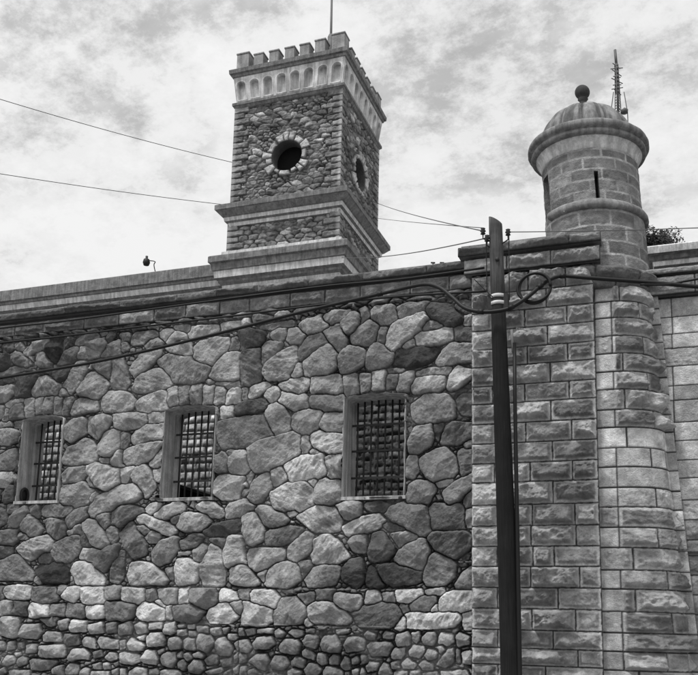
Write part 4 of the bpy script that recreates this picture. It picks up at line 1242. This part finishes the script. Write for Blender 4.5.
# ------------------------------------------------------------------ small things on the skyline
FL = empty('flagpole', (-9.1, 11.0, 18.3), 'thin flagpole rising from the tower battlements', 'flagpole')
a = at(331, 34, 11.0); b = at(332, -14, 11.0)
mb = Mesh(); tube(mb, [(a.x, a.y, 18.2), tuple(a), tuple(b)], [.05, .04, .03], 10); mb.build('pole', M['wire'], FL)
mb = Mesh(); lathe(mb, [(.0, 18.3), (.10, 18.3), (.10, a.z-.12), (.06, a.z-.02), (0, a.z)], a.x, a.y, 16, .05); mb.build('socket', M['slab'], FL)
AN = empty('antenna_mast', (-.75, 10, 14), 'slender radio mast with short aerial arms beyond the domed turret', 'antenna')
t = at(615, 50, 10); f = at(618, 122, 10)
mb = Mesh(); tube(mb, [tuple(at(616.5, 66, 10)), tuple(at(618, 90, 10)), tuple(at(618.3, 135, 10)), (f.x, f.y, 0)], [.03, .03, .03, .06], 8); mb.build('mast', M['wire'], AN)
mb = Mesh(); tube(mb, [tuple(t), tuple(at(616.5, 66, 10))], .034, 8); mb.build('whip', M['wire'], AN)
mb = Mesh(); A0 = at(616.3, 64, 10); A1 = at(618.2, 124, 10); N_ = 22      # slim lattice: three rails and zigzag bracing
rail = lambda e, t: tuple(A0.lerp(A1, t)+Vector((e[0], e[1], 0))*(.045+.05*t))
E3 = [(math.cos(a), math.sin(a)) for a in (.4, 2.5, 4.6)]
for e in E3: tube(mb, [rail(e, 0), rail(e, 1)], .010, 6)
for k in range(N_):
    for q in range(3): tube(mb, [rail(E3[q], k/N_), rail(E3[(q+1) % 3], (k+1)/N_)], .006, 5)
mb.build('lattice', M['wire'], AN)
for py, l, dx, dz in ((66, 3.5, 0, .03), (68.5, 6, .4, -.05), (73, 4.5, .5, .05), (77, 3.5, .6, -.03), (81, 5.5, .8, .04), (85, 4, .8, -.05), (88.5, 5.5, 1.0, -.06), (92, 3.5, 1.1, .04)):
    c = at(616.3+dx, py, 10); s_ = l*.024; mb = Mesh()
    tube(mb, [(c.x-s_, c.y-.1, c.z+dz), (c.x+s_, c.y+.1, c.z-dz)], .012, 6)
    tube(mb, [(c.x, c.y, c.z-.035), (c.x, c.y, c.z+.035)], .05, 8); mb.build('aerial_arm', M['wire'], AN)
for dx in (-4.5, 6): 
    a = at(618+dx, 92, 10); b = at(618+dx*1.6, 113, 10); mb = Mesh(); tube(mb, [tuple(a), tuple(b), (b.x, b.y, b.z-3)], .012, 6); mb.build('stay', M['wire'], AN)
c = at(624.5, 111, 10); mb = Mesh(); lathe(mb, [(0, c.z-.08), (.08, c.z-.06), (.09, c.z+.02), (0, c.z+.1)], c.x, c.y, 12, .05); tube(mb, [tuple(c), tuple(at(618, 109, 10))], .012, 6); mb.build('dish', M['wire'], AN)
p = at(146.5, 261, 9.9)
LP = empty('floodlight', (p.x, p.y, 12.1), 'small dark floodlight on a bent arm above the building cornice', 'floodlight')
mb = Mesh(); lathe(mb, [(0, p.z-.14), (.08, p.z-.135), (.11, p.z-.05), (.085, p.z+.05), (.035, p.z+.08), (.04, p.z+.15), (0, p.z+.17)], p.x, p.y, 16, .05); mb.build('lamp_head', M['dark_iron'], LP)
mb = Mesh(); e = at(157, 271, 10.0); tube(mb, catmull([(p.x+.1, p.y, p.z), (p.x+.3, p.y, p.z-.06), tuple(at(154, 265.5, 9.95)), (e.x, e.y, e.z-.2)]), .014, 6); mb.build('arm', M['dark_iron'], LP)
for px, lb in ((433, 'left of two tiny iron pins standing on the wall coping'), (442, 'right of two tiny iron pins standing on the wall coping')):
    a = at(px, 274, .1); b = at(px, 262.5, .1); mb = Mesh(); tube(mb, [tuple(a), tuple(b)], .010, 6); tube(mb, [(b.x-.03, b.y, b.z), (b.x+.03, b.y, b.z-.01)], .012, 6)
    tag(mb.build('iron_pin', M['dark_iron']), lb, 'pin', 'iron pins on the coping')
c = Vector((WIN[0][0]+.012, .13, 3.80)); mb = Mesh()
tube(mb, [(c.x+.015, c.y+.085*math.cos(a), c.z+.12*math.sin(a)) for a in np.linspace(0, 2*PI, 25)[:-1]], .022, 8, .03, True)
mb.box(c.x-.004, c.x+.006, c.y-.07, c.y+.07, c.z-.10, c.z+.10, .02)  # dark plate stands in for the shade inside a jamb hole
tag(mb.build('jamb_hole', M['dark_iron']), 'dark ring and plate in place of a recess hole low in the left window jamb', 'jamb hole')

# ------------------------------------------------------------------ tree beyond the right wall
tc_ = at(664, 248, 12)
TR = empty('tree', (tc_.x, 12, 0), 'dark bushy tree top showing over the wing between turret and right edge', 'tree')
mb = Mesh(); tube(mb, [(tc_.x, 12, 0), (tc_.x+.1, 12.05, 5), (tc_.x-.1, 12, 9), (tc_.x, 12, tc_.z-.2)], [.25, .2, .15, .05], 10)
for k in range(9):
    a = k*.9; tube(mb, [(tc_.x, 12, tc_.z-1.6+k*.12), (tc_.x+.8*math.cos(a), 12+.8*math.sin(a), tc_.z-.5+k*.06)], [.05, .012], 6)
mb.build('trunk', M['bark'], TR)
R = random.Random(21); V_ = []; Q_ = []
clumps = [(tc_.x-.1+R.uniform(-.55, .55), 12+R.uniform(-.8, .8), tc_.z+R.uniform(-1.0, .10), R.uniform(.16, .30)) for _ in range(52)]
for cx, cy, cz, cr in clumps:
    for _ in range(330):
        d = Vector((R.gauss(0, 1), R.gauss(0, 1), R.gauss(0, 1))).normalized()*cr*R.random()**.4
        p = Vector((cx, cy, cz))+d; u = Vector((R.gauss(0, 1), R.gauss(0, 1), R.gauss(0, 1))).normalized(); w = u.orthogonal().normalized()
        s = R.uniform(.025, .055); b = len(V_)
        V_ += [p-u*s, p-w*s*.5, p+u*s, p+w*s*.5]; Q_.append((b, b+1, b+2, b+3))
mb = Mesh(); mb.add([tuple(p) for p in V_], Q_, .05); mb.build('crown', M['leaf'], TR, False)

# ------------------------------------------------------------------ light and sky
SUN_EL, SUN_AZ = math.radians(64), math.radians(210)      # azimuth clockwise from +Y : behind the camera, to the left
w = bpy.data.worlds.new('World'); S.world = w; w.use_nodes = True; n = w.node_tree; n.nodes.clear()
out = n.nodes.new('ShaderNodeOutputWorld'); bg = n.nodes.new('ShaderNodeBackground'); n.links.new(bg.outputs[0], out.inputs[0])
bg.inputs[1].default_value = .1
sky = n.nodes.new('ShaderNodeTexSky'); sky.sky_type = 'NISHITA'; sky.sun_disc = False; sky.sun_elevation = SUN_EL; sky.sun_rotation = SUN_AZ
bw = n.nodes.new('ShaderNodeRGBToBW'); n.links.new(sky.outputs[0], bw.inputs[0])
tc = n.nodes.new('ShaderNodeTexCoord'); sep = n.nodes.new('ShaderNodeSeparateXYZ'); n.links.new(tc.outputs['Generated'], sep.inputs[0])
zc = mul(n, mul(n, sep.outputs[2], .0, 'MAXIMUM'), .30, 'ADD')
px = mul(n, sep.outputs[0], zc, 'DIVIDE'); py = mul(n, sep.outputs[1], zc, 'DIVIDE')
cv = n.nodes.new('ShaderNodeCombineXYZ'); n.links.new(px, cv.inputs[0]); n.links.new(py, cv.inputs[1])
def mapped(sx, sy, rot, off=0):
    mp = n.nodes.new('ShaderNodeMapping'); mp.inputs['Scale'].default_value = (sx, sy, 1); mp.inputs['Rotation'].default_value = (0, 0, rot); mp.inputs['Location'].default_value = (off, off*.7, 0)
    n.links.new(cv.outputs[0], mp.inputs['Vector']); return mp.outputs[0]
big = noise(n, 3.4, 10, .60, mapped(1, 1, .3, SKYOFF), 0)
puff = noise(n, 9, 12, .72, mapped(1, 1.1, .2, 4.1), 0)
streak = noise(n, 7.0, 8, .6, mapped(.6, 1.9, -.5, 2.2), .4)
c = mul(n, mul(n, ramp(n, big, .40, 0, .60, 1), .50), mul(n, ramp(n, puff, .42, 0, .59, 1), .46), 'ADD')
c = mul(n, c, mul(n, ramp(n, streak, .35, 0, .65, 1), .14), 'ADD')
lowz = ramp(n, sep.outputs[2], .36, 1.0, .62, .0)         # thicker, whiter cloud low down; thin grey veil high up
c2 = mul(n, mul(n, c, .90), mul(n, lowz, .27), 'ADD')
cr = n.nodes.new('ShaderNodeValToRGB'); n.links.new(c2, cr.inputs[0])
els = [(0.0, .46), (.20, .57), (.38, .75), (.56, .89), (.9, .97)]
cr.color_ramp.elements[0].position, cr.color_ramp.elements[0].color = els[0][0], (els[0][1],)*3+(1,)
cr.color_ramp.elements[1].position, cr.color_ramp.elements[1].color = els[-1][0], (els[-1][1],)*3+(1,)
for p, v in els[1:-1]:
    e = cr.color_ramp.elements.new(p); e.color = (v, v, v, 1)
dt = n.nodes.new('ShaderNodeVectorMath'); dt.operation = 'DOT_PRODUCT'; n.links.new(tc.outputs['Generated'], dt.inputs[0])
dt.inputs[1].default_value = (math.sin(SUN_AZ)*math.cos(SUN_EL), math.cos(SUN_AZ)*math.cos(SUN_EL), math.sin(SUN_EL))
glow = mul(n, mul(n, mul(n, dt.outputs['Value'], 0.0, 'MAXIMUM'), 3.0, 'POWER'), 1.1)   # overcast is brightest round the hidden sun
cloud = mul(n, mul(n, cr.outputs[0], 10.0), mul(n, glow, 1.0, 'ADD'))    # in the sky texture's own units
mixv = mul(n, mul(n, cloud, .9), mul(n, bw.outputs[0], .10), 'ADD')
n.links.new(mixv, bg.inputs[0])
sun = bpy.data.lights.new('sun', 'SUN'); sun.energy = 2.7; sun.angle = math.radians(10); sun.color = (1, 1, 1)
so = bpy.data.objects.new('sun', sun); COL.objects.link(so)
d = Vector((math.sin(SUN_AZ)*math.cos(SUN_EL), math.cos(SUN_AZ)*math.cos(SUN_EL), math.sin(SUN_EL)))
so.rotation_euler = d.to_track_quat('Z', 'Y').to_euler(); so.location = (-6, -10, 20)
S.view_settings.view_transform = 'Standard'; S.view_settings.look = 'None'; S.view_settings.exposure = 0; S.view_settings.gamma = 1
S.cycles.max_bounces = 6
